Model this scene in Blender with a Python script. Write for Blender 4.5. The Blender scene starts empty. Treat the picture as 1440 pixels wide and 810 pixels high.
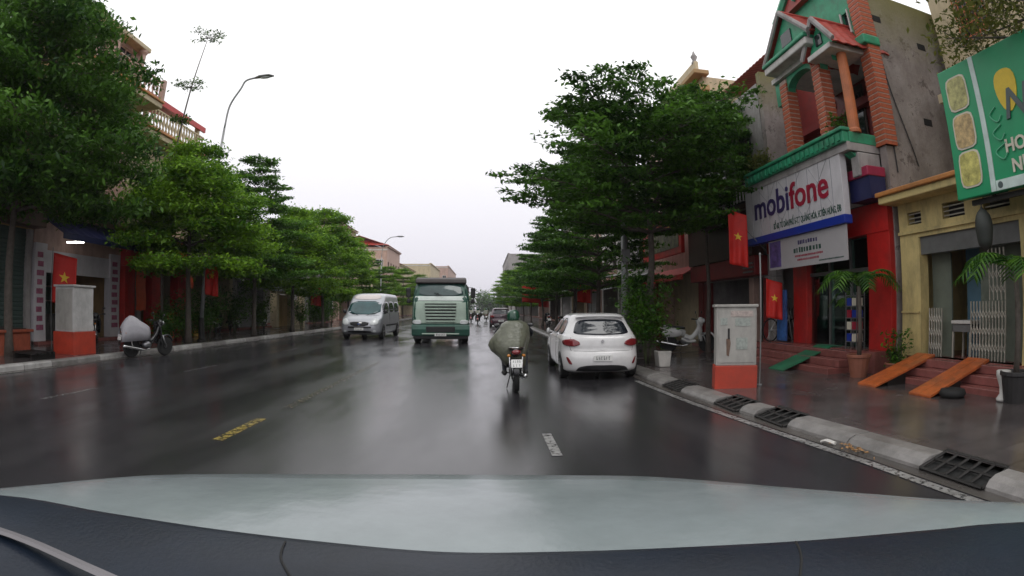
import bpy, bmesh, math, random
import numpy as np
from mathutils import Vector, Matrix
from mathutils.bvhtree import BVHTree
R = math.radians
random.seed(7)
SC = bpy.context.scene
COL = SC.collection

# ------------------------------------------------------------------ camera (a wide dash camera lens)
CAM_H = 1.52
cd = bpy.data.cameras.new('dash_camera')
cd.type = 'PANO'
cd.sensor_width = 36.0
cd.clip_start = 0.02
cd.clip_end = 4000
tgt = cd if hasattr(cd, 'panorama_type') else cd.cycles
tgt.panorama_type = 'FISHEYE_LENS_POLYNOMIAL'
tgt.fisheye_fov = R(180)
tgt.fisheye_polynomial_k0 = 0.0
tgt.fisheye_polynomial_k1 = -1.0 / 18.75
tgt.fisheye_polynomial_k2 = 0.0
tgt.fisheye_polynomial_k3 = 0.0
tgt.fisheye_polynomial_k4 = 0.0
cam = bpy.data.objects.new('dash_camera', cd)
COL.objects.link(cam)
cam.location = (0, 0, CAM_H)
cam.rotation_euler = (R(90 + 2.2), 0, R(-2.85))
SC.camera = cam

# ------------------------------------------------------------------ overcast sky, weak soft sun
SUN_EL, SUN_ROT = R(62), R(150)
w = bpy.data.worlds.new('World')
SC.world = w
w.use_nodes = True
nt = w.node_tree
nt.nodes.clear()
sky = nt.nodes.new('ShaderNodeTexSky')
sky.sky_type = 'NISHITA'
sky.sun_disc = False
sky.sun_elevation = SUN_EL
sky.sun_rotation = SUN_ROT
sky.air_density = 1.0
sky.dust_density = 6.0
sky.ozone_density = 1.0
bw = nt.nodes.new('ShaderNodeHueSaturation')
bw.inputs['Saturation'].default_value = 0.12
bw.inputs['Value'].default_value = 0.10
nt.links.new(sky.outputs[0], bw.inputs['Color'])
# cloud deck: one even grey-white sheet, a touch dimmer and more lilac at the horizon
tc = nt.nodes.new('ShaderNodeTexCoord')
sep = nt.nodes.new('ShaderNodeSeparateXYZ')
nt.links.new(tc.outputs['Generated'], sep.inputs[0])
cr = nt.nodes.new('ShaderNodeValToRGB')
cr.color_ramp.elements[0].position = 0.0
cr.color_ramp.elements[0].color = (0.84, 0.815, 0.90, 1)
cr.color_ramp.elements[1].position = 0.42
cr.color_ramp.elements[1].color = (1.30, 1.30, 1.31, 1)
e = cr.color_ramp.elements.new(0.16)
e.color = (1.02, 1.0, 1.07, 1)
nt.links.new(sep.outputs['Z'], cr.inputs[0])
mx = nt.nodes.new('ShaderNodeMixRGB')
mx.inputs[0].default_value = 0.9
nt.links.new(bw.outputs[0], mx.inputs[1])
nt.links.new(cr.outputs[0], mx.inputs[2])
bg = nt.nodes.new('ShaderNodeBackground')
bg.inputs[1].default_value = 1.0
nt.links.new(mx.outputs[0], bg.inputs[0])
wo = nt.nodes.new('ShaderNodeOutputWorld')
nt.links.new(bg.outputs[0], wo.inputs[0])

sl = bpy.data.lights.new('sun', 'SUN')
sl.energy = 0.6
sl.angle = R(25)
sl.color = (1.0, 0.98, 0.95)
so = bpy.data.objects.new('sun', sl)
COL.objects.link(so)
so.rotation_euler = (R(90) - SUN_EL, 0, R(180) - SUN_ROT)

SC.view_settings.view_transform = 'Standard'
SC.view_settings.look = 'None'
SC.view_settings.exposure = 0.0
SC.view_settings.gamma = 1.0
SC.view_settings.use_curve_mapping = False
SC.render.engine = 'CYCLES'
SC.cycles.max_bounces = 7
SC.cycles.diffuse_bounces = 3
SC.cycles.glossy_bounces = 3
SC.cycles.transmission_bounces = 4
SC.cycles.transparent_max_bounces = 12
SC.cycles.volume_bounces = 0
SC.cycles.use_denoising = True
SC.cycles.sample_clamp_indirect = 6.0

# ------------------------------------------------------------------ materials
MATS = {}
def mat(name, col, rough=0.6, metal=0.0, var=0.18, vscale=3.0, bump=0.0, bscale=40.0, dirt=0.0, coat=0.0, emit=None, spec=0.5, streak=0.0):
    if name in MATS:
        return MATS[name]
    m = bpy.data.materials.new(name)
    m.use_nodes = True
    n = m.node_tree.nodes; l = m.node_tree.links
    p = n['Principled BSDF']
    p.inputs['Roughness'].default_value = rough
    p.inputs['Metallic'].default_value = metal
    p.inputs['Specular IOR Level'].default_value = spec
    if coat:
        p.inputs['Coat Weight'].default_value = coat
        p.inputs['Coat Roughness'].default_value = 0.06
    if emit:
        p.inputs['Emission Color'].default_value = (*col, 1)
        p.inputs['Emission Strength'].default_value = emit
    tcn = n.new('ShaderNodeTexCoord')
    nz = n.new('ShaderNodeTexNoise')
    nz.inputs['Scale'].default_value = vscale
    nz.inputs['Detail'].default_value = 6
    nz.inputs['Roughness'].default_value = 0.65
    src = tcn.outputs['Object']
    l.new(src, nz.inputs['Vector'])
    rmp = n.new('ShaderNodeValToRGB')
    c0 = [max(0, c * (1 - var)) for c in col]; c1 = [min(1, c * (1 + var)) for c in col]
    rmp.color_ramp.elements[0].position = 0.3; rmp.color_ramp.elements[0].color = (*c0, 1)
    rmp.color_ramp.elements[1].position = 0.7; rmp.color_ramp.elements[1].color = (*c1, 1)
    l.new(nz.outputs['Fac'], rmp.inputs[0])
    out = rmp.outputs[0]
    if dirt or streak:
        mp = n.new('ShaderNodeMapping')
        mp.inputs['Scale'].default_value = (1.7, 1.7, 0.55) if streak else (0.8, 0.8, 0.8)
        l.new(src, mp.inputs[0])
        nd = n.new('ShaderNodeTexNoise'); nd.inputs['Scale'].default_value = 1.6; nd.inputs['Detail'].default_value = 9; nd.inputs['Roughness'].default_value = 0.72
        l.new(mp.outputs[0], nd.inputs['Vector'])
        rd = n.new('ShaderNodeValToRGB')
        rd.color_ramp.elements[0].position = 0.46; rd.color_ramp.elements[0].color = (0, 0, 0, 1)
        rd.color_ramp.elements[1].position = 0.66; rd.color_ramp.elements[1].color = (1, 1, 1, 1)
        l.new(nd.outputs['Fac'], rd.inputs[0])
        ml = n.new('ShaderNodeMath'); ml.operation = 'MULTIPLY'; ml.inputs[1].default_value = max(dirt, streak)
        l.new(rd.outputs[0], ml.inputs[0])
        mm = n.new('ShaderNodeMixRGB'); mm.inputs[2].default_value = (0.055, 0.05, 0.042, 1)
        l.new(ml.outputs[0], mm.inputs[0]); l.new(out, mm.inputs[1])
        out = mm.outputs[0]
    l.new(out, p.inputs['Base Color'])
    if bump:
        nb = n.new('ShaderNodeTexNoise'); nb.inputs['Scale'].default_value = bscale; nb.inputs['Detail'].default_value = 4
        l.new(src, nb.inputs['Vector'])
        bp = n.new('ShaderNodeBump'); bp.inputs['Strength'].default_value = bump; bp.inputs['Distance'].default_value = 0.02
        l.new(nb.outputs['Fac'], bp.inputs['Height']); l.new(bp.outputs[0], p.inputs['Normal'])
    MATS[name] = m
    return m

def leafmat(name, dark, light, trans=0.35):
    if name in MATS:
        return MATS[name]
    m = bpy.data.materials.new(name); m.use_nodes = True
    n = m.node_tree.nodes; l = m.node_tree.links
    n.clear()
    g = n.new('ShaderNodeNewGeometry')
    tcn = n.new('ShaderNodeTexCoord')
    nz = n.new('ShaderNodeTexNoise'); nz.inputs['Scale'].default_value = 0.7; nz.inputs['Detail'].default_value = 3
    l.new(tcn.outputs['Object'], nz.inputs['Vector'])
    ad = n.new('ShaderNodeMath'); ad.operation = 'MULTIPLY_ADD'; ad.inputs[1].default_value = 0.55
    l.new(g.outputs['Random Per Island'], ad.inputs[0])
    mu = n.new('ShaderNodeMath'); mu.operation = 'MULTIPLY_ADD'; mu.inputs[1].default_value = 1.5; mu.inputs[2].default_value = -0.55
    l.new(nz.outputs['Fac'], mu.inputs[0]); l.new(mu.outputs[0], ad.inputs[2])
    r = n.new('ShaderNodeValToRGB')
    r.color_ramp.elements[0].position = 0.1; r.color_ramp.elements[0].color = (*dark, 1)
    r.color_ramp.elements[1].position = 0.9; r.color_ramp.elements[1].color = (*light, 1)
    l.new(ad.outputs[0], r.inputs[0])
    p = n.new('ShaderNodeBsdfPrincipled'); p.inputs['Roughness'].default_value = 0.5; p.inputs['Specular IOR Level'].default_value = 0.25
    l.new(r.outputs[0], p.inputs['Base Color'])
    t = n.new('ShaderNodeBsdfTranslucent'); l.new(r.outputs[0], t.inputs[0])
    mxs = n.new('ShaderNodeMixShader'); mxs.inputs[0].default_value = trans
    l.new(p.outputs[0], mxs.inputs[1]); l.new(t.outputs[0], mxs.inputs[2])
    o = n.new('ShaderNodeOutputMaterial'); l.new(mxs.outputs[0], o.inputs[0])
    MATS[name] = m
    return m

def paint_worn(name, col, wear=0.5, rough=0.35):
    m = mat(name, col, rough, var=0.3, vscale=9, dirt=0.5)
    n = m.node_tree.nodes; l = m.node_tree.links; p = n['Principled BSDF']; o = n['Material Output']
    t = n.new('ShaderNodeTexCoord'); z = n.new('ShaderNodeTexNoise'); z.inputs['Scale'].default_value = 14; z.inputs['Detail'].default_value = 9; z.inputs['Roughness'].default_value = .75
    l.new(t.outputs['Object'], z.inputs['Vector'])
    r_ = n.new('ShaderNodeValToRGB'); r_.color_ramp.elements[0].position = wear - .06; r_.color_ramp.elements[1].position = wear + .06; l.new(z.outputs['Fac'], r_.inputs[0])
    tr = n.new('ShaderNodeBsdfTransparent'); x = n.new('ShaderNodeMixShader'); l.new(r_.outputs[0], x.inputs[0]); l.new(tr.outputs[0], x.inputs[1]); l.new(p.outputs[0], x.inputs[2]); l.new(x.outputs[0], o.inputs[0])
    return m

def glass_dark(name, col=(0.02, 0.03, 0.035), rough=0.05):
    return mat(name, col, rough, var=0.3, vscale=1.5, spec=0.6)

def clear_glass(name, tint=(0.75, 0.86, 0.84), gl=0.12):
    if name in MATS:
        return MATS[name]
    m = bpy.data.materials.new(name); m.use_nodes = True
    n = m.node_tree.nodes; l = m.node_tree.links; n.clear()
    tr = n.new('ShaderNodeBsdfTransparent'); tr.inputs[0].default_value = (*tint, 1)
    g = n.new('ShaderNodeBsdfGlossy'); g.inputs['Roughness'].default_value = 0.04
    g.inputs[0].default_value = (0.9, 0.95, 0.95, 1)
    fr = n.new('ShaderNodeFresnel'); fr.inputs[0].default_value = 1.5
    ma = n.new('ShaderNodeMath'); ma.operation = 'MAXIMUM'; ma.inputs[1].default_value = gl
    l.new(fr.outputs[0], ma.inputs[0])
    x = n.new('ShaderNodeMixShader'); l.new(ma.outputs[0], x.inputs[0]); l.new(tr.outputs[0], x.inputs[1]); l.new(g.outputs[0], x.inputs[2])
    o = n.new('ShaderNodeOutputMaterial'); l.new(x.outputs[0], o.inputs[0])
    MATS[name] = m
    return m

def wet_ground(name, base, base2, rlo, rhi, tiles=None, bump=0.15, bscale=120, puddle=0.5, stretch=(1, 0.25, 1), spec=0.5, tracks=False):
    m = bpy.data.materials.new(name); m.use_nodes = True
    n = m.node_tree.nodes; l = m.node_tree.links; p = n['Principled BSDF']
    t = n.new('ShaderNodeTexCoord')
    mp = n.new('ShaderNodeMapping'); mp.inputs['Scale'].default_value = stretch
    l.new(t.outputs['Object'], mp.inputs[0])
    n1 = n.new('ShaderNodeTexNoise'); n1.inputs['Scale'].default_value = 0.9; n1.inputs['Detail'].default_value = 7; n1.inputs['Roughness'].default_value = 0.6
    l.new(mp.outputs[0], n1.inputs['Vector'])
    n2 = n.new('ShaderNodeTexNoise'); n2.inputs['Scale'].default_value = 60; n2.inputs['Detail'].default_value = 3
    l.new(t.outputs['Object'], n2.inputs['Vector'])
    c = n.new('ShaderNodeValToRGB')
    c.color_ramp.elements[0].position = 0.35; c.color_ramp.elements[0].color = (*base, 1)
    c.color_ramp.elements[1].position = 0.68; c.color_ramp.elements[1].color = (*base2, 1)
    l.new(n1.outputs['Fac'], c.inputs[0])
    mm = n.new('ShaderNodeMixRGB'); mm.blend_type = 'OVERLAY'; mm.inputs[0].default_value = 0.35
    l.new(c.outputs[0], mm.inputs[1]); l.new(n2.outputs['Fac'], mm.inputs[2])
    col = mm.outputs[0]
    hsrc = n2.outputs['Fac']
    if tiles:
        br = n.new('ShaderNodeTexBrick')
        br.offset = 0.0
        br.inputs['Color1'].default_value = (1, 1, 1, 1); br.inputs['Color2'].default_value = (0.75, 0.72, 0.72, 1); br.inputs['Mortar'].default_value = (0.3, 0.3, 0.3, 1)
        br.inputs['Scale'].default_value = 1.0
        br.inputs['Brick Width'].default_value = tiles; br.inputs['Row Height'].default_value = tiles
        br.inputs['Mortar Size'].default_value = 0.012
        l.new(t.outputs['Object'], br.inputs['Vector'])
        mt = n.new('ShaderNodeMixRGB'); mt.blend_type = 'MULTIPLY'; mt.inputs[0].default_value = 0.6
        l.new(col, mt.inputs[1]); l.new(br.outputs['Color'], mt.inputs[2]); col = mt.outputs[0]
    l.new(col, p.inputs['Base Color'])
    rr = n.new('ShaderNodeMapRange'); rr.inputs['From Min'].default_value = 0.35; rr.inputs['From Max'].default_value = 0.65
    rr.inputs['To Min'].default_value = rlo; rr.inputs['To Max'].default_value = rhi
    n3 = n.new('ShaderNodeTexNoise'); n3.inputs['Scale'].default_value = 1.3; n3.inputs['Detail'].default_value = 6
    l.new(mp.outputs[0], n3.inputs['Vector'])
    val = n3.outputs['Fac']
    if tracks:      # wheel tracks polished along the lanes
        wv = n.new('ShaderNodeTexWave'); wv.bands_direction = 'X'; wv.inputs['Scale'].default_value = 0.165; wv.inputs['Distortion'].default_value = 0.6; wv.inputs['Detail'].default_value = 2
        l.new(t.outputs['Object'], wv.inputs['Vector'])
        ma = n.new('ShaderNodeMath'); ma.operation = 'MULTIPLY_ADD'; ma.inputs[1].default_value = 0.12; l.new(wv.outputs['Fac'], ma.inputs[0]); l.new(val, ma.inputs[2]); val = ma.outputs[0]
    l.new(val, rr.inputs['Value']); l.new(rr.outputs[0], p.inputs['Roughness'])
    p.inputs['Specular IOR Level'].default_value = spec
    nb = n.new('ShaderNodeTexNoise'); nb.inputs['Scale'].default_value = bscale; nb.inputs['Detail'].default_value = 3
    l.new(t.outputs['Object'], nb.inputs['Vector'])
    bp = n.new('ShaderNodeBump'); bp.inputs['Strength'].default_value = bump; bp.inputs['Distance'].default_value = 0.01
    l.new(nb.outputs['Fac'], bp.inputs['Height']); l.new(bp.outputs[0], p.inputs['Normal'])
    MATS[name] = m
    return m

# ------------------------------------------------------------------ mesh building
class MB:
    def __init__(s):
        s.v = []; s.f = []
    def add(s, vs, fs):
        o = len(s.v); s.v += [tuple(v) for v in vs]; s.f += [tuple(i + o for i in f) for f in fs]; return s
    def box(s, x0, x1, y0, y1, z0, z1, M=None):
        if x0 > x1: x0, x1 = x1, x0
        if y0 > y1: y0, y1 = y1, y0
        if z0 > z1: z0, z1 = z1, z0
        vs = [(x, y, z) for z in (z0, z1) for y in (y0, y1) for x in (x0, x1)]
        if M: vs = [tuple(M @ Vector(v)) for v in vs]
        return s.add(vs, [(0, 2, 3, 1), (4, 5, 7, 6), (0, 1, 5, 4), (2, 6, 7, 3), (0, 4, 6, 2), (1, 3, 7, 5)])
    def prism(s, poly, d, close=True):          # poly: list of 3D points, d: extrude vector
        n = len(poly); d = Vector(d)
        vs = [Vector(p) for p in poly] + [Vector(p) + d for p in poly]
        fs = [tuple(range(n))[::-1], tuple(range(n, 2 * n))] + [(i, (i + 1) % n, n + (i + 1) % n, n + i) for i in range(n)]
        return s.add(vs, fs)
    def tube(s, pts, r, n=8, caps=True):        # r: number or list
        pts = [Vector(p) for p in pts]
        k = len(pts); rs = r if isinstance(r, (list, tuple)) else [r] * k
        o = len(s.v); up = Vector((0, 0, 1)); prev = None
        for i, p in enumerate(pts):
            t = (pts[min(i + 1, k - 1)] - pts[max(i - 1, 0)]).normalized()
            if prev is None:
                a = t.cross(up)
                if a.length < 1e-3: a = t.cross(Vector((1, 0, 0)))
            else:
                a = prev - t * prev.dot(t)
            a.normalize(); b = t.cross(a); prev = a
            rr = rs[i]; ra, rb = rr if isinstance(rr, tuple) else (rr, rr)
            for j in range(n):
                q = 2 * math.pi * j / n
                s.v.append(tuple(p + a * (ra * math.cos(q)) + b * (rb * math.sin(q))))
        for i in range(k - 1):
            for j in range(n):
                s.f.append((o + i * n + j, o + i * n + (j + 1) % n, o + (i + 1) * n + (j + 1) % n, o + (i + 1) * n + j))
        if caps:
            s.f.append(tuple(o + j for j in range(n))[::-1]); s.f.append(tuple(o + (k - 1) * n + j for j in range(n)))
        return s
    def lathe(s, prof, n=16, c=(0, 0, 0), M=None):   # prof: (r, z)
        o = len(s.v)
        for r, z in prof:
            for j in range(n):
                q = 2 * math.pi * j / n
                v = Vector((r * math.cos(q), r * math.sin(q), z))
                if M: v = M @ v
                s.v.append(tuple(v + Vector(c)))
        k = len(prof)
        for i in range(k - 1):
            for j in range(n):
                s.f.append((o + i * n + j, o + i * n + (j + 1) % n, o + (i + 1) * n + (j + 1) % n, o + (i + 1) * n + j))
        s.f.append(tuple(o + j for j in range(n))[::-1]); s.f.append(tuple(o + (k - 1) * n + j for j in range(n)))
        return s
    def ell(s, c, r, nu=12, nv=8, M=None):
        o = len(s.v); c = Vector(c)
        for i in range(nv + 1):
            a = math.pi * i / nv
            for j in range(nu):
                q = 2 * math.pi * j / nu
                v = Vector((r[0] * math.sin(a) * math.cos(q), r[1] * math.sin(a) * math.sin(q), -r[2] * math.cos(a)))
                if M: v = M @ v
                s.v.append(tuple(v + c))
        for i in range(nv):
            for j in range(nu):
                s.f.append((o + i * nu + j, o + i * nu + (j + 1) % nu, o + (i + 1) * nu + (j + 1) % nu, o + (i + 1) * nu + j))
        return s
    def grid(s, rows):
        o = len(s.v); nr = len(rows); nc = len(rows[0])
        for r_ in rows: s.v += [tuple(p) for p in r_]
        for i in range(nr - 1):
            for j in range(nc - 1):
                s.f.append((o + i * nc + j, o + i * nc + j + 1, o + (i + 1) * nc + j + 1, o + (i + 1) * nc + j))
        return s
    def build(s, name, m, parent=None, smooth=False, bevel=0, solid=0, kind=None, label=None, cat=None, group=None):
        me = bpy.data.meshes.new(name)
        me.from_pydata(s.v, [], s.f)
        me.update()
        if smooth:
            me.polygons.foreach_set('use_smooth', [True] * len(me.polygons))
        return link(name, me, m, parent, smooth, bevel, solid, kind, label, cat, group)

def link(name, me, m, parent=None, smooth=False, bevel=0, solid=0, kind=None, label=None, cat=None, group=None):
    if m: 
        me.materials.clear(); me.materials.append(MATS[m] if isinstance(m, str) else m)
    o = bpy.data.objects.new(name, me)
    COL.objects.link(o)
    if parent:
        o.parent = parent
        if parent.parent is None:
            o.matrix_parent_inverse = Matrix.Translation(-Vector(parent.location))
    if bevel:
        b = o.modifiers.new('bevel', 'BEVEL'); b.width = bevel; b.segments = 2; b.limit_method = 'ANGLE'; b.angle_limit = R(40)
    if solid:
        b = o.modifiers.new('solid', 'SOLIDIFY'); b.thickness = solid; b.offset = 0
    tag(o, label, cat, group, kind)
    return o

def tag(o, label=None, cat=None, group=None, kind=None):
    if label: o['label'] = label
    if cat: o['category'] = cat
    if group: o['group'] = group
    if kind: o['kind'] = kind
    return o

def thing(name, label, cat, loc=(0, 0, 0), group=None):
    o = bpy.data.objects.new(name, None); COL.objects.link(o)
    o.location = loc; o.empty_display_size = 0.2
    return tag(o, label, cat, group)

def copy_tree(o, parent=None):
    c = o.copy(); COL.objects.link(c)
    if parent:
        c.parent = parent; c.matrix_parent_inverse = o.matrix_parent_inverse.copy()
    for ch in [x for x in bpy.data.objects if x.parent == o]:
        copy_tree(ch, c)
    return c
def place(o, loc, rz=0.0, sc=1.0, label=None, group=None, tilt=(0, 0)):
    o.location = loc; o.rotation_euler = (tilt[0], tilt[1], rz); o.scale = (sc, sc, sc) if not isinstance(sc, tuple) else sc
    tag(o, label, None, group)
    return o

def text(s, size, M, m, name='lettering', parent=None, ext=0.006, align='CENTER', shear=0.0, sx=1.0, bold=0.0, fit=None):
    cu = bpy.data.curves.new('t', 'FONT'); cu.body = s; cu.size = size; cu.extrude = ext; cu.align_x = align; cu.align_y = 'CENTER'; cu.shear = shear; cu.offset = bold; cu.resolution_u = 3
    o = bpy.data.objects.new('t', cu); COL.objects.link(o)
    dg = bpy.context.evaluated_depsgraph_get()
    me = bpy.data.meshes.new_from_object(o.evaluated_get(dg))
    bpy.data.objects.remove(o); bpy.data.curves.remove(cu)
    if fit:
        xs = [v.co.x for v in me.vertices]; cx = (max(xs) + min(xs)) / 2; me.transform(Matrix.Translation((-cx, 0, 0))); sx = fit / (max(xs) - min(xs))
    me.transform(Matrix.Scale(sx, 4, (1, 0, 0)))
    me.transform(M)
    me.name = name
    return link(name, me, m, parent, kind='stuff' if len(s) > 4 else None)

def face_frame(pos, normal, up=(0, 0, 1)):    # text frame: local x right as read, y up, z = normal
    n = Vector(normal).normalized(); u = Vector(up); x = u.cross(n).normalized(); u = n.cross(x)
    M = Matrix((x, u, n)).transposed().to_4x4(); M.translation = Vector(pos)
    return M

def smooth_path(pts, k=6):
    P = [Vector(p) for p in pts]; P = [2 * P[0] - P[1]] + P + [2 * P[-1] - P[-2]]; out = []
    for i in range(1, len(P) - 2):
        for j in range(k):
            t = j / k; a, b, c, d = P[i - 1:i + 3]
            out.append(0.5 * ((2 * b) + (c - a) * t + (2 * a - 5 * b + 4 * c - d) * t * t + (-a + 3 * b - 3 * c + d) * t ** 3))
    return out + [P[-2]]
# ================================================================== ground, road, kerbs
wet_ground('asphalt', (0.022, 0.021, 0.024), (0.042, 0.040, 0.043), 0.09, 0.26, bump=0.09, bscale=110, tracks=True)
wet_ground('pavers', (0.060, 0.052, 0.052), (0.115, 0.098, 0.095), 0.05, 0.28, tiles=0.4, bump=0.08, stretch=(1, 1, 1))
wet_ground('earth', (0.06, 0.055, 0.045), (0.1, 0.09, 0.07), 0.4, 0.7, stretch=(1, 1, 1))
wet_ground('gutter', (0.05, 0.045, 0.042), (0.10, 0.09, 0.082), 0.12, 0.4, stretch=(2, 0.5, 1))
mat('kerb_stone', (0.21, 0.198, 0.19), 0.42, var=0.28, vscale=4, bump=0.25, bscale=60, dirt=0.55)
mat('kerb_paint', (0.36, 0.35, 0.34), 0.45, var=0.2, bump=0.2, dirt=0.6)
paint_worn('white_paint', (0.25, 0.245, 0.24), .45)
paint_worn('faint_white', (0.20, 0.195, 0.19), .53)
paint_worn('yellow_paint', (0.30, 0.22, 0.035), .50)
mat('crate_yellow', (0.45, 0.26, 0.03), 0.5, dirt=.4)
mat('iron', (0.03, 0.028, 0.027), 0.45, 0.6, var=0.3)
mat('pit', (0.008, 0.008, 0.008), 0.8)

def xr(y):      # painted edge line on the right, measured from the photograph
    return float(np.interp(y, [0, 2.4, 4, 6, 8, 10, 14, 18, 500], [3.72, 3.67, 3.62, 3.43, 3.24, 3.14, 3.08, 3.06, 3.06]))
XL = -10.6      # left kerb face
SW = 0.12       # pavement height
ys = list(np.arange(-12, 40, 1.0)) + list(np.arange(40, 420, 10.0))

MB().grid([[(x, y, -0.03) for x in (-500, -40, 40, 500)] for y in (-60, 0, 100, 400, 1000)]).build('ground', 'earth', kind='structure')
MB().grid([[(XL + 0.02 + (xr(y) + 0.30 - XL) * t, y, 0.0) for t in (0, 0.25, 0.5, 0.75, 1)] for y in ys]).build('road', 'asphalt', kind='structure')
MB().grid([[(xr(y) + 0.10, y, 0.004), (xr(y) + 0.32, y, 0.004)] for y in ys]).build('gutter', 'gutter', kind='structure')
MB().grid([[(XL, y, 0.004), (XL + 0.35, y, 0.004)] for y in ys]).build('gutter', 'gutter', kind='structure')
# markings
g = thing('road_marking', 'worn white painted line along the right road edge', 'road marking', (xr(5), 5, 0.01))
yy = [y for y in ys if -2 < y < 11] + [10.7]
MB().grid([[(xr(y) - 0.06, y, 0.008), (xr(y) + 0.06, y, 0.008)] for y in yy]).build('line', 'white_paint', g)
for i, (x, y0, y1, ww, m, lab) in enumerate([
        (-3.06, 5.45, 6.75, 0.15, 'yellow_paint', 'worn yellow centre dash on the open wet road'),
        (0.73, 5.3, 6.3, 0.11, 'white_paint', 'short white lane dash behind the motorbike rider'),
        (-7.0, 11.0, 12.6, 0.11, 'faint_white', 'faint white lane dash near the draped motorbike'),
        (-7.1, 6.4, 7.9, 0.11, 'faint_white', 'faint white lane dash beside the yellow centre dash'),
        (-7.0, 17.5, 19.2, 0.11, 'faint_white', 'faint white lane dash in front of the silver van')]):
    o = MB().grid([[(x - ww / 2, y0 + (y1 - y0) * k / 4, 0.006), (x + ww / 2, y0 + (y1 - y0) * k / 4, 0.006)] for k in range(5)]).build('lane_dash', m)
    tag(o, lab, 'road marking', 'painted lane dashes')
MB().grid([[(-3.0 - 0.075, y, 0.006), (-3.0 + 0.075, y, 0.006)] for y in np.arange(7.6, 15, 1.2)]).build('centre_line', paint_worn('worn_yellow', (0.10, 0.08, 0.03), .55), label='almost worn away dark yellow centre line ahead of the dash', cat='road marking')

# pavements
MB().grid([[(xr(y) + 0.62, y, SW), (xr(y) + 2.5, y, SW + 0.02), (7.3, y, SW + 0.04), (9.2, y, SW + 0.05)] for y in ys]).build('pavement', 'pavers', kind='structure')
MB().grid([[(XL - 0.25, y, SW), (XL - 2, y, SW + 0.02), (XL - 5.2, y, SW + 0.04)] for y in ys]).build('pavement', 'pavers', kind='structure')
# kerb stones, every one its own block
GR = [(9.45, 0.85), (7.34, 0.75), (6.18, 0.75), (3.15, 0.8)]
def in_grate(a, b):
    return any(a < c + h / 2 and b > c - h / 2 for c, h in GR)
kr = tag(bpy.data.objects.new('kerb', None), kind='structure'); COL.objects.link(kr)
edges = [0.2]
segs = []
cuts = sorted([(c - h / 2, c + h / 2) for c, h in GR])
y = 0.3
for (a, b) in cuts + [(1e9, 1e9)]:
    end = min(a, 46)
    n = max(1, round((end - y) / 1.0)); L = (end - y) / n
    for i in range(n): segs.append((y + i * L, y + (i + 1) * L))
    y = b
random.seed(3)
for (a, b) in segs:
    a += 0.008; b -= 0.008
    dz = random.uniform(-0.008, 0.008); m = MB()
    prof = [(0.27, -0.02), (0.285, 0.035), (0.33, 0.085), (0.42, 0.118), (0.63, 0.125), (0.63, -0.02)]
    pa = [(xr(a) + u, a, z + dz) for u, z in prof]; pb = [(xr(b) + u, b, z + dz) for u, z in prof]
    n = len(prof)
    m.add(pa + pb, [tuple(range(n)), tuple(range(n, 2 * n))[::-1]] + [(i, n + i, n + (i + 1) % n, (i + 1) % n) for i in range(n)])
    m.build('kerb_stone', 'kerb_stone', kr, bevel=0.008)
kl = tag(bpy.data.objects.new('kerb', None), kind='structure'); COL.objects.link(kl)
y = 6.0
i = 0
while y < 52:
    L = 1.0
    m = MB(); 
    m.prism([(XL + 0.02, y + 0.008, -0.02), (XL + 0.01, y + 0.008, 0.10), (XL - 0.03, y + 0.008, 0.135), (XL - 0.26, y + 0.008, 0.135), (XL - 0.26, y + 0.008, -0.02)], (0, L - 0.016, 0))
    m.build('kerb_stone', 'kerb_paint' if (i // 2) % 2 else 'kerb_stone', kl, bevel=0.008)
    y += L; i += 1
m = MB()
for x0 in (xr(60) + 0.27, XL - 0.26): m.box(x0, x0 + 0.27, 52 if x0 < 0 else 46, 400, -0.02, 0.125)
m.build('kerb', 'kerb_stone', kind='structure')
# drain grates in the kerb
labs = ['rusty drain grate in the kerb beside the parked white car', 'rusty drain grate in the kerb below the grey cabinet', 'rusty drain grate in the kerb between cabinet and litter', 'large wide drain grate in the kerb past the litter']
for (c, h), lab in zip(GR, labs):
    x0 = xr(c) + 0.24; t = thing('drain_grate', lab, 'drain grate', (x0, c, 0), 'kerb drain grates')
    MB().prism([(x0, c - h / 2 - 0.02, -0.01), (x0 + 0.42, c - h / 2 - 0.02, -0.01), (x0 + 0.42, c - h / 2 - 0.02, 0.075), (x0 + 0.05, c - h / 2 - 0.02, 0.006)], (0, h + 0.04, 0)).build('pit', 'pit', t)
    z = lambda u: 0.02 + u / 0.42 * 0.105
    def bar(u0, y0, u1, y1, r, nm):
        MB().tube([(x0 + u0, y0, z(u0)), (x0 + u1, y1, z(u1))], r, 6).build(nm, 'iron', t)
    for e_ in (0.02, 0.42): bar(e_, c - h / 2, e_, c + h / 2, 0.018, 'rim')
    nb = 5 if h < 0.8 else 6
    for k in range(nb): 
        q = c - h / 2 + h * k / (nb - 1); bar(0.02, q, 0.42, q, 0.016, 'bar')
    bar(0.22, c - h / 2, 0.22, c + h / 2, 0.014, 'bar')
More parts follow.
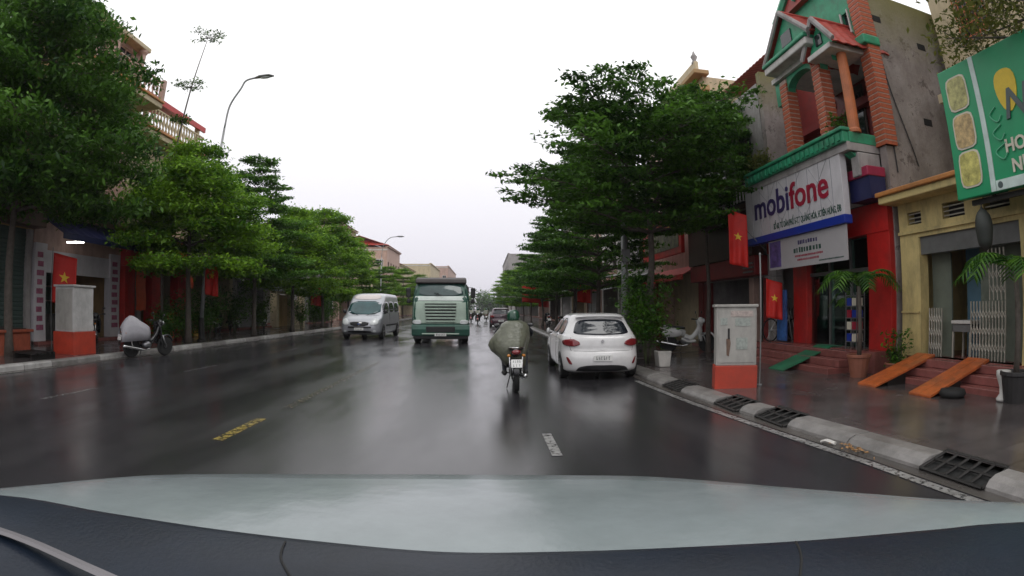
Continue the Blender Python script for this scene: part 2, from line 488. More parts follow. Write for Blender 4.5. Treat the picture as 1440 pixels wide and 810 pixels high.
# litter in the gutter
random.seed(11)
mat('leaf_litter', (0.30, 0.16, 0.06), 0.6, var=0.5, vscale=30); mat('paper_scrap', (0.55, 0.53, 0.5), 0.5)
lt = MB()
for k in range(46):
    q = Matrix.Translation((xr(4.6) + 0.2 + random.gauss(0, 0.04), 4.45 + random.gauss(0, 0.16), 0.018 + random.random() * 0.03)) @ Matrix.Rotation(random.random() * 6, 4, 'Z') @ Matrix.Rotation(random.gauss(0, 0.5), 4, 'X')
    a = random.uniform(0.015, 0.04)
    lt.add([q @ Vector(v) for v in ((-a, 0, 0), (0, -a * 0.5, 0.004), (a, 0, 0), (0, a * 0.5, 0.004))], [(0, 1, 2, 3)])
lt.build('leaf_litter', 'leaf_litter', kind='stuff', label='small heap of brown leaves in the gutter', cat='leaves')
MB().tube(smooth_path([(xr(5) + 0.14, 4.92, 0.02), (xr(5) + 0.16, 4.85, 0.045), (xr(5) + 0.2, 4.74, 0.03)], 4), [(0.03, 0.02)] * 9, 6).build('paper_scrap', 'paper_scrap', label='crumpled white paper scrap in the gutter', cat='litter')
# ================================================================== trees and plants
leafmat('leaf_dark', (0.012, 0.045, 0.008), (0.11, 0.25, 0.028))
leafmat('leaf_bright', (0.035, 0.12, 0.008), (0.26, 0.46, 0.03))
leafmat('leaf_mid', (0.016, 0.068, 0.008), (0.14, 0.31, 0.03))
leafmat('leaf_yellow', (0.04, 0.07, 0.012), (0.22, 0.22, 0.05))
mat('bark', (0.085, 0.07, 0.058), 0.8, var=0.35, vscale=9, bump=0.5, bscale=25)
mat('stem', (0.06, 0.075, 0.03), 0.7)
mat('soil', (0.03, 0.022, 0.016), 0.9)
mat('whitewash', (0.5, 0.49, 0.46), 0.7, dirt=0.5)

class Leaves:
    def __init__(s, seed): s.rng = np.random.default_rng(seed); s.P = []; s.N = []; s.S = []; s.D = []
    def spray(s, pts, n, spread, size, droop=0.0, flat=0.35):
        pts = np.asarray(pts, float)
        i = s.rng.integers(0, len(pts), n)
        p = pts[i] + s.rng.normal(0, 1, (n, 3)) * np.array([spread, spread, spread * flat])
        if droop: p[:, 2] -= np.abs(s.rng.normal(0, droop, n))
        s.P.append(p); s.S.append(size * s.rng.uniform(0.6, 1.35, n))
        nn = s.rng.normal(0, 1, (n, 3)) * 0.55 + np.array([0, 0, 1.0]); s.N.append(nn)
        s.D.append(s.rng.normal(0, 1, (n, 3)) + np.array([0, 0, -droop * 2]))
    def mesh(s, name):
        P = np.concatenate(s.P); N = np.concatenate(s.N); S = np.concatenate(s.S)[:, None]; D = np.concatenate(s.D)
        N /= np.linalg.norm(N, axis=1)[:, None]
        D -= N * (D * N).sum(1)[:, None]; D /= np.linalg.norm(D, axis=1)[:, None] + 1e-9
        W = np.cross(N, D)
        V = np.stack([P - D * S, P + W * S * 0.42 + N * S * 0.12, P + D * S, P - W * S * 0.42 + N * S * 0.12], 1).reshape(-1, 3)
        n = len(P)
        me = bpy.data.meshes.new(name)
        me.vertices.add(4 * n); me.vertices.foreach_set('co', V.ravel())
        me.loops.add(4 * n); me.loops.foreach_set('vertex_index', np.arange(4 * n, dtype=np.int32))
        me.polygons.add(n); me.polygons.foreach_set('loop_start', np.arange(0, 4 * n, 4, dtype=np.int32)); me.polygons.foreach_set('loop_total', np.full(n, 4, dtype=np.int32))
        me.update(); me.validate()
        return me

def tier_tree(seed, H, Rad, z0, tiers, limbs, leaf, nleaf, lm, trunk_r=0.12, droop=0.0, top=0.35, rise=0.12, lean=(0, 0), profile=None, flat=0.3, spread=0.2, bias=(0, 0)):
    """a tropical street tree: straight trunk, flat tiers of spreading limbs with sprays of small leaves"""
    rng = random.Random(seed)
    root = thing('street_tree', '', 'tree')
    tp = []
    for k in range(9):
        t = k / 8; tp.append((lean[0] * t + rng.uniform(-.05, .05) * (k > 0), lean[1] * t + rng.uniform(-.05, .05) * (k > 0), H * 0.97 * t))
    tp = smooth_path(tp, 3); tr = [max(0.018, trunk_r * (1 - 0.93 * i / (len(tp) - 1)) * (1.35 if i == 0 else 1)) for i in range(len(tp))]
    m = MB().tube(tp, tr, 10)
    L = Leaves(seed)
    def trunk_at(z):
        i = min(len(tp) - 1, max(0, int(z / (H * 0.97) * (len(tp) - 1)))); return Vector((tp[i].x, tp[i].y, z))
    for ti in range(tiers):
        f = ti / max(1, tiers - 1)
        z = z0 + (H - z0) * (f ** 0.92) * 0.97 + rng.uniform(-.15, .15)
        prof = profile(f) if profile else (1 - f) ** 0.7 * (1 - top) + top
        a0 = rng.uniform(0, 6.28)
        nl = max(3, limbs - int(2 * f))
        for li in range(nl):
            if rng.random() < 0.08: continue
            a = a0 + 6.283 * li / nl + rng.uniform(-.35, .35)
            ln = Rad * prof * rng.uniform(0.62, 1.12)
            d = Vector((math.cos(a), math.sin(a), 0)); sd = Vector((-d.y, d.x, 0))
            ln *= 1 + (bias[0] * d.x + bias[1] * d.y) * (1 if f < .45 else -.15)
            b = trunk_at(z - 0.25 * ln * rise)
            P = []
            for k in range(7):
                t = k / 6; P.append(b + d * (ln * t) + sd * (rng.uniform(-.1, .1) * ln * 0.25 * t) + Vector((0, 0, ln * (rise * (t ** 0.7) * 1.3 - droop * t * t))))
            m.tube(P, [max(0.008, trunk_r * 0.36 * (1 - f * 0.5) * (1 - 0.88 * k / 6)) for k in range(7)], 5, False)
            ns = max(4, int(ln * 4.2))
            for si in range(ns):
                t = 0.2 + 0.8 * (si + rng.random()) / ns
                i = min(5, int(t * 6)); q = P[i].lerp(P[i + 1], t * 6 - i)
                side = 1 if si % 2 else -1
                sl_ = ln * 0.42 * (1.1 - 0.75 * t) + 0.22
                tw = d * (sl_ * 0.6) + sd * (side * sl_ * rng.uniform(0.6, 1)) + Vector((0, 0, sl_ * rng.uniform(-0.05, 0.16) - droop * sl_))
                m.tube([q, q + tw * 0.5 + Vector((0, 0, .02)), q + tw], [0.01, 0.006, 0.003], 3, False)
                cn = [q + tw * u for u in (0.3, 0.5, 0.7, 0.85, 1.0)]
                L.spray(cn, int(nleaf * (0.6 + 0.8 * rng.random())), spread, leaf, droop * 0.5, flat)
    m.build('trunk', 'bark', root, smooth=True)
    link('crown', L.mesh('crown'), lm, root)
    return root

def bush(seed, H, Rad, n, leaf, lm, label, cat='shrub', name='shrub', stems=7, zlow=0.25):
    rng = random.Random(seed); root = thing(name, label, cat)
    m = MB(); L = Leaves(seed)
    for k in range(stems):
        a = rng.uniform(0, 6.28); r_ = Rad * rng.uniform(.2, .85); h = H * rng.uniform(.6, 1)
        P = smooth_path([(0.05 * math.cos(a), .05 * math.sin(a), 0), (r_ * .4 * math.cos(a), r_ * .4 * math.sin(a), h * .5), (r_ * math.cos(a), r_ * math.sin(a), h)], 4)
        m.tube(P, [0.018 * (1 - .7 * i / 8) for i in range(len(P))], 5)
        L.spray([p for p in P if p.z > H * zlow], int(n / stems * 0.6), Rad * .28, leaf, 0.03, 0.8)
        for j in range(4):
            b = P[rng.randint(3, len(P) - 1)]; q = b + Vector((rng.gauss(0, Rad * .35), rng.gauss(0, Rad * .35), rng.uniform(-.05, .25) * H))
            m.tube([b, q], [0.008, 0.004], 4)
            L.spray([b.lerp(q, .5), q], int(n / stems * 0.1), Rad * .18, leaf, 0.02, 0.8)
    m.build('stems', 'stem', root, smooth=True)
    link('foliage', L.mesh('foliage'), lm, root)
    return root

def pot(parent, r, h, m):
    MB().lathe([(r * .7, 0), (r * .98, h * .86), (r * 1.08, h * .88), (r * 1.08, h), (r * .93, h), (r * .9, h * .9)], 16).build('pot', m, parent, smooth=False, bevel=0.006)
    MB().lathe([(r * .92, h * .86), (r * .3, h * .9)], 14).build('soil', 'soil', parent)

def palm(seed, h, n, ln, label, pm='pot_dark', group=None):
    rng = random.Random(seed); root = thing('potted_palm', label, 'potted plant', group=group)
    pot(root, 0.24, 0.45, pm)
    MB().tube([(0, 0, .38), (0.02, 0, h * .5), (0, 0.02, h)], [.05, .045, .04], 8).build('trunk', 'bark', root, smooth=True)
    for k in range(n):
        a = 6.283 * k / n + rng.uniform(-.2, .2); d = Vector((math.cos(a), math.sin(a), 0)); sd = Vector((-d.y, d.x, 0))
        el = rng.uniform(.35, 1.0)
        P = smooth_path([Vector((0, 0, h)), Vector((0, 0, h + ln * .35 * el)) + d * ln * .35, Vector((0, 0, h + ln * .38 * el)) + d * ln * .7, Vector((0, 0, h + ln * (.1 * el - .1))) + d * ln], 5)
        m = MB().tube(P, [.012 * (1 - .7 * i / (len(P) - 1)) for i in range(len(P))], 4)
        for i in range(3, len(P)):
            for s_ in (-1, 1):
                t = (P[i] - P[i - 1]).normalized(); L_ = ln * .34 * (1 - abs(i / len(P) - .55)); q = P[i] + sd * s_ * L_ * .8 + t * L_ * .55 + Vector((0, 0, -L_ * .35))
                w_ = t * .018
                m.add([P[i] - w_, P[i] + w_, P[i].lerp(q, .6) + w_ + Vector((0, 0, .02)), q, P[i].lerp(q, .6) - w_ + Vector((0, 0, .02))], [(0, 1, 2, 3, 4)])
        m.build('frond', 'leaf_mid', root)
    return root

# --- street trees: five grown forms, then one individual per planting pit
def pr_big(f): return float(np.interp(f, [0, .2, .4, .52, .65, .85, 1], [.75, .98, 1.05, 1.05, .95, .95, .8]))
def pr_low(f): return float(np.interp(f, [0, .3, .6, 1], [.85, 1.0, .8, .35]))
TA = tier_tree(21, 7.25, 2.85, 3.3, 10, 8, 0.078, 74, 'leaf_dark', 0.13, profile=pr_big, rise=0.10, flat=.16, spread=.13, bias=(-.24, .0))
TB = tier_tree(22, 8.6, 3.0, 2.6, 10, 7, 0.085, 66, 'leaf_mid', 0.12, top=0.3, rise=0.12, flat=.2, spread=.15)
TC = tier_tree(23, 7.2, 3.1, 2.9, 9, 8, 0.09, 100, 'leaf_bright', 0.13, droop=0.22, profile=pr_low, rise=0.2, flat=0.5, spread=.2)
TD = tier_tree(24, 7.8, 2.9, 2.3, 10, 7, 0.085, 68, 'leaf_dark', 0.11, top=0.45, rise=0.12, flat=.18, spread=.15)
TE = tier_tree(25, 7.6, 2.9, 2.0, 9, 7, 0.095, 85, 'leaf_bright', 0.11, droop=0.1, profile=pr_low, rise=0.2, flat=0.45, spread=.2)
TL = tier_tree(26, 7.9, 3.6, 2.9, 10, 8, 0.085, 105, 'leaf_dark', 0.14, profile=pr_low, rise=0.12, flat=.45, spread=.2, droop=.08)
GT = 'street trees along the pavements'
spots = [
 (TA, 0, (4.30, 13.4), 0.0, 1.0, 'tall layered dark green tree rising behind the parked white car'),
 (TA, 1, (6.75, 15.2), 3.1, (.66, .66, 1.12), 'smaller dark layered tree beside the white phone shop sign'),
 (TD, 0, (4.2, 19.6), 2.4, 0.96, 'dark layered tree second along the right pavement'),
 (TB, 0, (4.4, 26.0), 0.7, 0.85, 'layered tree by the red flag past the parked white car'),
 (TD, 1, (4.4, 33.0), 2.9, 0.92, 'layered tree fourth along the right pavement'),
 (TB, 1, (4.4, 41.0), 4.0, 0.80, 'tree reaching over the parked dark car far down the street'),
 (TD, 1, (4.4, 51.0), 0.2, 0.85, 'far right pavement tree past the dark parked car'),
 (TE, 1, (4.5, 63.0), 0.9, 0.85, 'far right pavement tree beyond the motorbikes'),
 (TD, 1, (4.5, 78.0), 1.9, 0.9, 'faint far right pavement tree in the mist'),
 (TE, 1, (4.6, 96.0), 1.1, 1.1, 'very faint tree at the far end of the right pavement'),
 (TE, 1, (5.0, 118.0), 2.1, 1.2, 'faintest tree closing the right row'),
 (TE, 1, (-12.0, 96.0), 4.1, 1.0, 'very faint tree past the red roofed house'),
 (TE, 1, (-11.5, 122.0), 0.4, 1.1, 'faintest tree closing the left row'),
 (TL, 0, (-12.6, 10.1), 3.0, (1.08, 1.08, 1.30), 'huge dark layered tree in front of the orange balcony house'),
 (TC, 0, (-11.6, 18.6), 0.0, 1.08, 'dense bright green drooping tree beside the tall street lamp'),
 (TB, 1, (-11.6, 25.0), 3.0, 1.02, 'layered tree past the tall street lamp, flag beneath'),
 (TC, 1, (-11.6, 30.6), 2.0, 1.02, 'bright drooping tree by the cream gateway'),
 (TE, 0, (-11.7, 37.0), 1.2, 1.12, 'light green tree behind the silver van'),
 (TE, 1, (-11.8, 45.0), 2.6, 1.0, 'light green tree between van and red roofed house'),
 (TD, 1, (-12.0, 54.0), 0.6, 0.80, 'dark green tree in front of the red roofed house'),
 (TE, 1, (-12.0, 64.0), 5.0, .86, 'small far left tree seen beside the truck cab'),
 (TE, 1, (-12.0, 77.0), 3.4, .95, 'faint far left tree behind the truck'),
]
used = set()
for src, cp, (x, y), rz, scl, lab in spots:
    o = src if src.name not in used else copy_tree(src)
    used.add(src.name)
    place(o, (x, y, SW - 0.02), rz, scl, lab, GT)
# slim leader rising out of the bright tree
ld = thing('slender_tree', 'tall thin bare stemmed sapling with two leaf tufts above the bright tree', 'tree', (-12.6, 18.2, SW))
P = smooth_path([(-12.6, 18.2, .1), (-12.65, 18.2, 5), (-12.3, 18.3, 9.6), (-11.9, 18.4, 12.6)], 6)
MB().tube(P, [0.07 * (1 - .8 * i / (len(P) - 1)) for i in range(len(P))], 7).build('trunk', 'bark', ld, smooth=True)
L = Leaves(5)
for c, r_ in (((-11.85, 18.4, 12.7), .72), ((-12.35, 18.3, 10.4), .62), ((-12.5, 18.3, 8.9), .4)):
    for k in range(11):
        a = k * .571 * 1.1; q = Vector(c) + Vector((math.cos(a), math.sin(a), random.uniform(-.1, .35))) * r_
        m_ = MB().tube([c, Vector(c).lerp(q, .6) + Vector((0, 0, .08)), q], [.012, .008, .004], 4); m_.build('twig', 'bark', ld)
        L.spray([Vector(c).lerp(q, u) + Vector((0, 0, .05)) for u in (.5, .75, 1)], 26, .09, .07, .05, .5)
link('crown', L.mesh('crown'), 'leaf_dark', ld)
# tree on the near right, its trunk just out of the picture
nr = tier_tree(31, 8.2, 2.3, 5.0, 6, 6, 0.055, 55, 'leaf_yellow', 0.11, top=0.6, rise=0.1)
place(nr, (8.1, 3.6, SW), 0.9, 1.0, 'yellowing tree overhanging the green fruit drink sign', None)
# ================================================================== vehicles
mat('car_white', (0.72, 0.71, 0.71), 0.22, var=0.05, coat=0.6, dirt=0.14)
mat('black_trim', (0.015, 0.015, 0.016), 0.5, var=0.2)
mat('tyre', (0.014, 0.014, 0.014), 0.75, var=0.3)
mat('rim_metal', (0.35, 0.35, 0.36), 0.3, 0.8)
mat('chrome', (0.6, 0.6, 0.6), 0.15, 1.0, var=0.05)
glass_dark('car_glass', (0.018, 0.022, 0.03), 0.04)
mat('tail_red', (0.20, 0.016, 0.02), 0.15, var=0.25, vscale=20, coat=0.8)
mat('tail_dark', (0.05, 0.02, 0.03), 0.15, coat=0.8)
mat('plate_white', (0.72, 0.72, 0.70), 0.4)
mat('plate_ink', (0.04, 0.04, 0.05), 0.5)
mat('lamp_glass', (0.62, 0.64, 0.64), 0.08, var=0.25, vscale=30, coat=0.8)
mat('van_silver', (0.42, 0.43, 0.46), 0.28, 0.35, var=0.06, coat=0.5)
mat('van_roof', (0.62, 0.56, 0.54), 0.35, var=0.08)
mat('truck_pale', (0.40, 0.50, 0.42), 0.38, var=0.10, dirt=0.15)
mat('truck_white', (0.68, 0.75, 0.71), 0.35, var=0.08)
mat('truck_green', (0.018, 0.085, 0.060), 0.4, var=0.25, dirt=0.2)
mat('tarp', (0.035, 0.026, 0.026), 0.6, var=0.3, bump=0.3, bscale=8)
mat('dark_car', (0.075, 0.04, 0.055), 0.25, 0.2, coat=0.6)

def rrect(z, yb, yf, hw, r, crown=0.0, nc=5, ns=7):
    """plan outline of a body at one height: rounded rectangle, rear at yb, front at yf, ends slightly crowned"""
    r = min(r, hw * .95, (yf - yb) * .48); pts = []
    def arc(cx, cy, a0):
        for i in range(nc + 1):
            a = a0 + math.pi / 2 * i / nc; pts.append((cx + r * math.cos(a), cy + r * math.sin(a)))
    arc(hw - r, yb + r, -math.pi / 2)
    for i in range(1, ns): pts.append((hw, yb + r + (yf - yb - 2 * r) * i / ns))
    arc(hw - r, yf - r, 0)
    for i in range(1, ns): pts.append((hw - r - (2 * hw - 2 * r) * i / ns, yf))
    arc(-hw + r, yf - r, math.pi / 2)
    for i in range(1, ns): pts.append((-hw, yf - r - (yf - yb - 2 * r) * i / ns))
    arc(-hw + r, yb + r, math.pi)
    for i in range(1, ns): pts.append((-hw + r + (2 * hw - 2 * r) * i / ns, yb))
    ym = (yb + yf) / 2; out = []
    for x, y in pts:
        k = crown * (x / hw) ** 2
        y = y + k if y < ym else y - k
        out.append((x, y, z))
    return out

def zloft(levels, sub=4):
    P = [Vector(l[:4]) for l in levels]; rest = [(l[4], l[5] if len(l) > 5 else 0.0) for l in levels]
    L4 = [np.array(list(l) + [0.0] * (6 - len(l))) for l in levels]
    m = MB(); rings = []
    for i in range(len(L4) - 1):
        a = L4[max(0, i - 1)]; b = L4[i]; c = L4[i + 1]; d = L4[min(len(L4) - 1, i + 2)]
        for j in range(sub):
            t = j / sub; q = 0.5 * (2 * b + (c - a) * t + (2 * a - 5 * b + 4 * c - d) * t * t + (-a + 3 * b - 3 * c + d) * t ** 3)
            q[0] = b[0] + (c[0] - b[0]) * t
            rings.append(q)
    rings.append(L4[-1])
    for q in rings: m.v += rrect(*q)
    n = len(rrect(*rings[0]))
    for i in range(len(rings) - 1):
        for j in range(n): m.f.append((i * n + j, i * n + (j + 1) % n, (i + 1) * n + (j + 1) % n, (i + 1) * n + j))
    m.f.append(tuple(range(n))[::-1]); m.f.append(tuple(range((len(rings) - 1) * n, len(rings) * n)))
    return m

class Skin:
    """lay panels, windows and lamps onto a body surface"""
    def __init__(s, m): s.b = BVHTree.FromPolygons([Vector(v) for v in m.v], m.f)
    def patch(s, poly, axis, name, mt, parent, off=0.006, rings=5, depth=0.004, chaikin=2):
        # poly: 2D points; axis: '-y' seen from behind, '+y' from the front, '+x'/'-x' from the sides
        pts = [Vector(p) for p in poly]
        for _ in range(chaikin):
            q = []
            for i in range(len(pts)):
                a, b = pts[i], pts[(i + 1) % len(pts)]; q += [a.lerp(b, .2), a.lerp(b, .8)]
            pts = q
        q = []
        for i in range(len(pts)):
            a, b = pts[i], pts[(i + 1) % len(pts)]; k = max(1, min(10, int((b - a).length / .12)))
            q += [a.lerp(b, j / k) for j in range(k)]
        pts = q
        c = sum(pts, Vector((0, 0))) / len(pts)
        far = 20
        def hit(p):
            if axis == '-y': o, d = Vector((p.x, -far, p.y)), Vector((0, 1, 0))
            elif axis == '+y': o, d = Vector((p.x, far, p.y)), Vector((0, -1, 0))
            elif axis == '+x': o, d = Vector((far, p.x, p.y)), Vector((-1, 0, 0))
            else: o, d = Vector((-far, p.x, p.y)), Vector((1, 0, 0))
            l, nn, _, _ = s.b.ray_cast(o, d)
            if l is None: return o + d * far
            if nn.dot(d) > 0: nn = -nn
            return l + nn * off
        m = MB(); m.v.append(tuple(hit(c))); n = len(pts)
        for k in range(1, rings + 1):
            for p in pts: m.v.append(tuple(hit(c.lerp(p, k / rings))))
        for j in range(n): m.f.append((0, 1 + j, 1 + (j + 1) % n))
        for k in range(rings - 1):
            for j in range(n): m.f.append((1 + k * n + j, 1 + (k + 1) * n + j, 1 + (k + 1) * n + (j + 1) % n, 1 + k * n + (j + 1) % n))
        return m.build(name, mt, parent, smooth=True, solid=depth)

def seam(sk, pts, axis, parent, mt='black_trim', r=.0045, closed=False, name='panel_gap'):
    P = [Vector(p) for p in pts]
    if closed: P.append(P[0])
    out = []
    for a, b in zip(P[:-1], P[1:]):
        k = max(2, int((b - a).length / .06)); out += [a.lerp(b, j / k) for j in range(k)]
    out.append(P[-1]); V = []
    for p in out:
        if axis == '-y': o, d = Vector((p.x, -20, p.y)), Vector((0, 1, 0))
        elif axis == '+y': o, d = Vector((p.x, 20, p.y)), Vector((0, -1, 0))
        else: o, d = Vector((20 if axis == '+x' else -20, p.x, p.y)), Vector((-1 if axis == '+x' else 1, 0, 0))
        l_ = sk.b.ray_cast(o, d)[0]
        if l_ is not None: V.append(l_)
    if len(V) > 1: MB().tube(V, r, 4, False).build(name, mt, parent)

def wheel(parent, x, y, r, w_, side, name='wheel', rimmat='rim_metal'):
    Mx = Matrix.Rotation(R(90), 4, 'Y')
    wl = MB().lathe([(r * .55, -w_ / 2), (r * .9, -w_ / 2), (r, -w_ * .36), (r, w_ * .36), (r * .9, w_ / 2), (r * .55, w_ / 2)], 24, (x, y, r), Mx).build(name, 'tyre', parent, smooth=False, bevel=0.004)
    m = MB().lathe([(r * .6, -.01), (r * .6, .012)], 20, (x + side * w_ * .42, y, r), Mx)
    for k in range(5):
        q = Matrix.Translation((x + side * w_ * .46, y, r)) @ Matrix.Rotation(k * 1.2566, 4, 'X'); m.box(-.012, .012, -.03, .03, .03, r * .58, q)
    m.build('rim', rimmat, wl)
    return wl

def plate(parent, c, w_, h, nrm, rows=1, seed=1, tilt=0):
    """white number plate; the photograph shows only blurred strokes on it"""
    F = face_frame(c, nrm); rg = random.Random(seed)
    p = MB().box(-w_ / 2, w_ / 2, -h / 2, h / 2, 0, .012, F).build('number_plate', 'plate_white', parent, bevel=.003)
    m = MB()
    for r_ in range(rows):
        n = 6 if rows == 1 else (3 if r_ else 4); hh = h / rows
        for k in range(n):
            x = -w_ * .40 + w_ * .8 * (k + .5) / n; y = h / 2 - hh * (r_ + .5); s_ = hh * .28; t = w_ * .022
            m.box(x - t * 1.6, x - t * .5, y - s_, y + s_, .012, .015, F)
            if rg.random() < .7: m.box(x + t * .5, x + t * 1.6, y - s_, y + s_ * rg.uniform(-.2, 1), .012, .015, F)
            if rg.random() < .8: m.box(x - t * .5, x + t * .5, y + s_ * .6, y + s_, .012, .015, F)
            if rg.random() < .6: m.box(x - t * .5, x + t * .5, y - s_, y - s_ * .65, .012, .015, F)
    m.build('marks', 'plate_ink', p, kind='stuff')
    return p

# ---------------------------------------------------------------- white hatchback
def hatchback(name, label, body='car_white', detail=True):
    t = thing(name, label, 'car')
    lv = [(.17, .16, 3.62, .72, .2, .08), (.22, .05, 3.70, .795, .26, .1), (.34, .01, 3.75, .825, .3, .1), (.50, .0, 3.78, .838, .32, .11), (.60, .03, 3.78, .84, .32, .11), (.68, .07, 3.74, .836, .3, .1), (.78, .075, 3.66, .832, .3, .09),
          (.90, .09, 3.35, .825, .28, .09), (.955, .115, 2.95, .80, .26, .08), (1.0, .16, 2.82, .775, .24, .07), (1.18, .29, 2.52, .695, .22, .06), (1.33, .40, 2.24, .63, .2, .05), (1.41, .45, 2.05, .595, .2, .05), (1.455, .52, 1.92, .555, .2, .04), (1.485, .66, 1.78, .47, .2, .03), (1.495, .9, 1.6, .3, .15, 0)]
    m = zloft(lv, 4); sk = Skin(m)
    m.build('body', body, t, smooth=True)
    sk.patch([(-.60, 1.025), (0, 1.0), (.60, 1.025), (.585, 1.13), (.50, 1.335), (0, 1.36), (-.50, 1.335), (-.585, 1.13)], '-y', 'rear_window', 'car_glass', t, .006)
    for s_, ax in ((-1, '-x'), (1, '+x')):
        sk.patch([(.62, 1.0), (1.42, .985), (1.42, 1.36), (.95, 1.38), (.72, 1.26)], ax, 'side_window', 'car_glass', t, .006)
        sk.patch([(1.50, .985), (2.55, .985), (2.28, 1.20), (2.02, 1.36), (1.50, 1.37)], ax, 'side_window', 'car_glass', t, .006)
        for yy_ in (.66, 3.06):
            sk.patch([(yy_ + .335 * math.cos(a * .5236), .30 + .335 * math.sin(a * .5236)) for a in range(12)], ax, 'wheel_arch', 'black_trim', t, .004, chaikin=1)
            wheel(t, s_ * .755, yy_, .285, .18, s_)
        MB().tube(smooth_path([(s_ * .80, 2.42, .99), (s_ * .89, 2.45, 1.02), (s_ * .94, 2.44, 1.03)], 3), [(.03, .02), (.03, .02), (.03, .03), (.05, .06), (.06, .075), (.06, .075), (.05, .06)], 8).build('wing_mirror', body, t, smooth=True)
        for q in ((1.32,), (2.2,)):
            MB().box(s_ * .835, s_ * .855, q[0] - .09, q[0] + .09, .80, .825).build('door_handle', body, t, bevel=.006)
    for s_ in (-1, 1):
        sk.patch([(s_ * .47, .80), (s_ * .60, .755), (s_ * .80, .78), (s_ * .815, .90), (s_ * .62, .925), (s_ * .5, .87)], '-y', 'tail_lamp', 'tail_red', t, .012, depth=.02)
        sk.patch([(s_ * .63, .36), (s_ * .70, .36), (s_ * .76, .52), (s_ * .72, .52)], '-y', 'reflector', 'tail_red', t, .008, chaikin=1)
        sk.patch([(s_ * .45, .70), (s_ * .75, .74), (s_ * .78, .86), (s_ * .55, .80)], '+y', 'headlamp', 'lamp_glass', t, .006)
    sk.patch([(-.58, .20), (.58, .20), (.50, .31), (.30, .345), (-.30, .345), (-.50, .31)], '-y', 'lower_bumper', 'black_trim', t, .008, chaikin=1)
    sk.patch([(-.56, 1.0), (.56, 1.0), (.45, 1.32), (-.45, 1.32)], '+y', 'windscreen', 'car_glass', t, .006)
    seam(sk, [(-.66, .66), (-.70, .78), (-.66, .96)], '-y', t); seam(sk, [(.66, .66), (.70, .78), (.66, .96)], '-y', t); seam(sk, [(-.66, .66), (0, .645), (.66, .66)], '-y', t)
    for ax in ('-x', '+x'):
        seam(sk, [(1.46, .28), (1.46, .98)], ax, t); seam(sk, [(2.62, .28), (2.66, .95)], ax, t); seam(sk, [(1.0, .5), (.78, .95)], ax, t); seam(sk, [(1.0, .28), (2.62, .28)], ax, t)
    # spoiler lip, boot crease, wiper, badge, aerial
    MB().tube([(-.53, .44, 1.40), (-.3, .40, 1.425), (0, .385, 1.432), (.3, .40, 1.425), (.53, .44, 1.40)], [(.05, .018)] * 5, 8).build('spoiler', body, t, smooth=True)
    MB().tube([(-.46, .125, .70), (0, .062, .685), (.46, .125, .70)], .010, 6).build('boot_handle', body, t)
    MB().tube([(.02, .14, 1.02), (.25, .20, 1.06), (.42, .24, 1.09)], .009, 5).build('rear_wiper', 'black_trim', t)
    MB().tube([(0, .95, 1.49), (0, .78, 1.59)], [.012, .005], 6).build('aerial', 'black_trim', t)
    MB().lathe([(.035, 0), (.03, .008)], 14, (0, .062, .87), Matrix.Rotation(R(90), 4, 'X')).build('badge', 'chrome', t)
    plate(t, (0, -.002, .50), .40, .13, (0, -1, .05), 1, 4)
    return t
hb = hatchback('parked_car', 'white hatchback parked by the kerb on the right')
place(hb, (2.46, 10.95, 0), R(-1.0), (1.0, 1.0, .945))

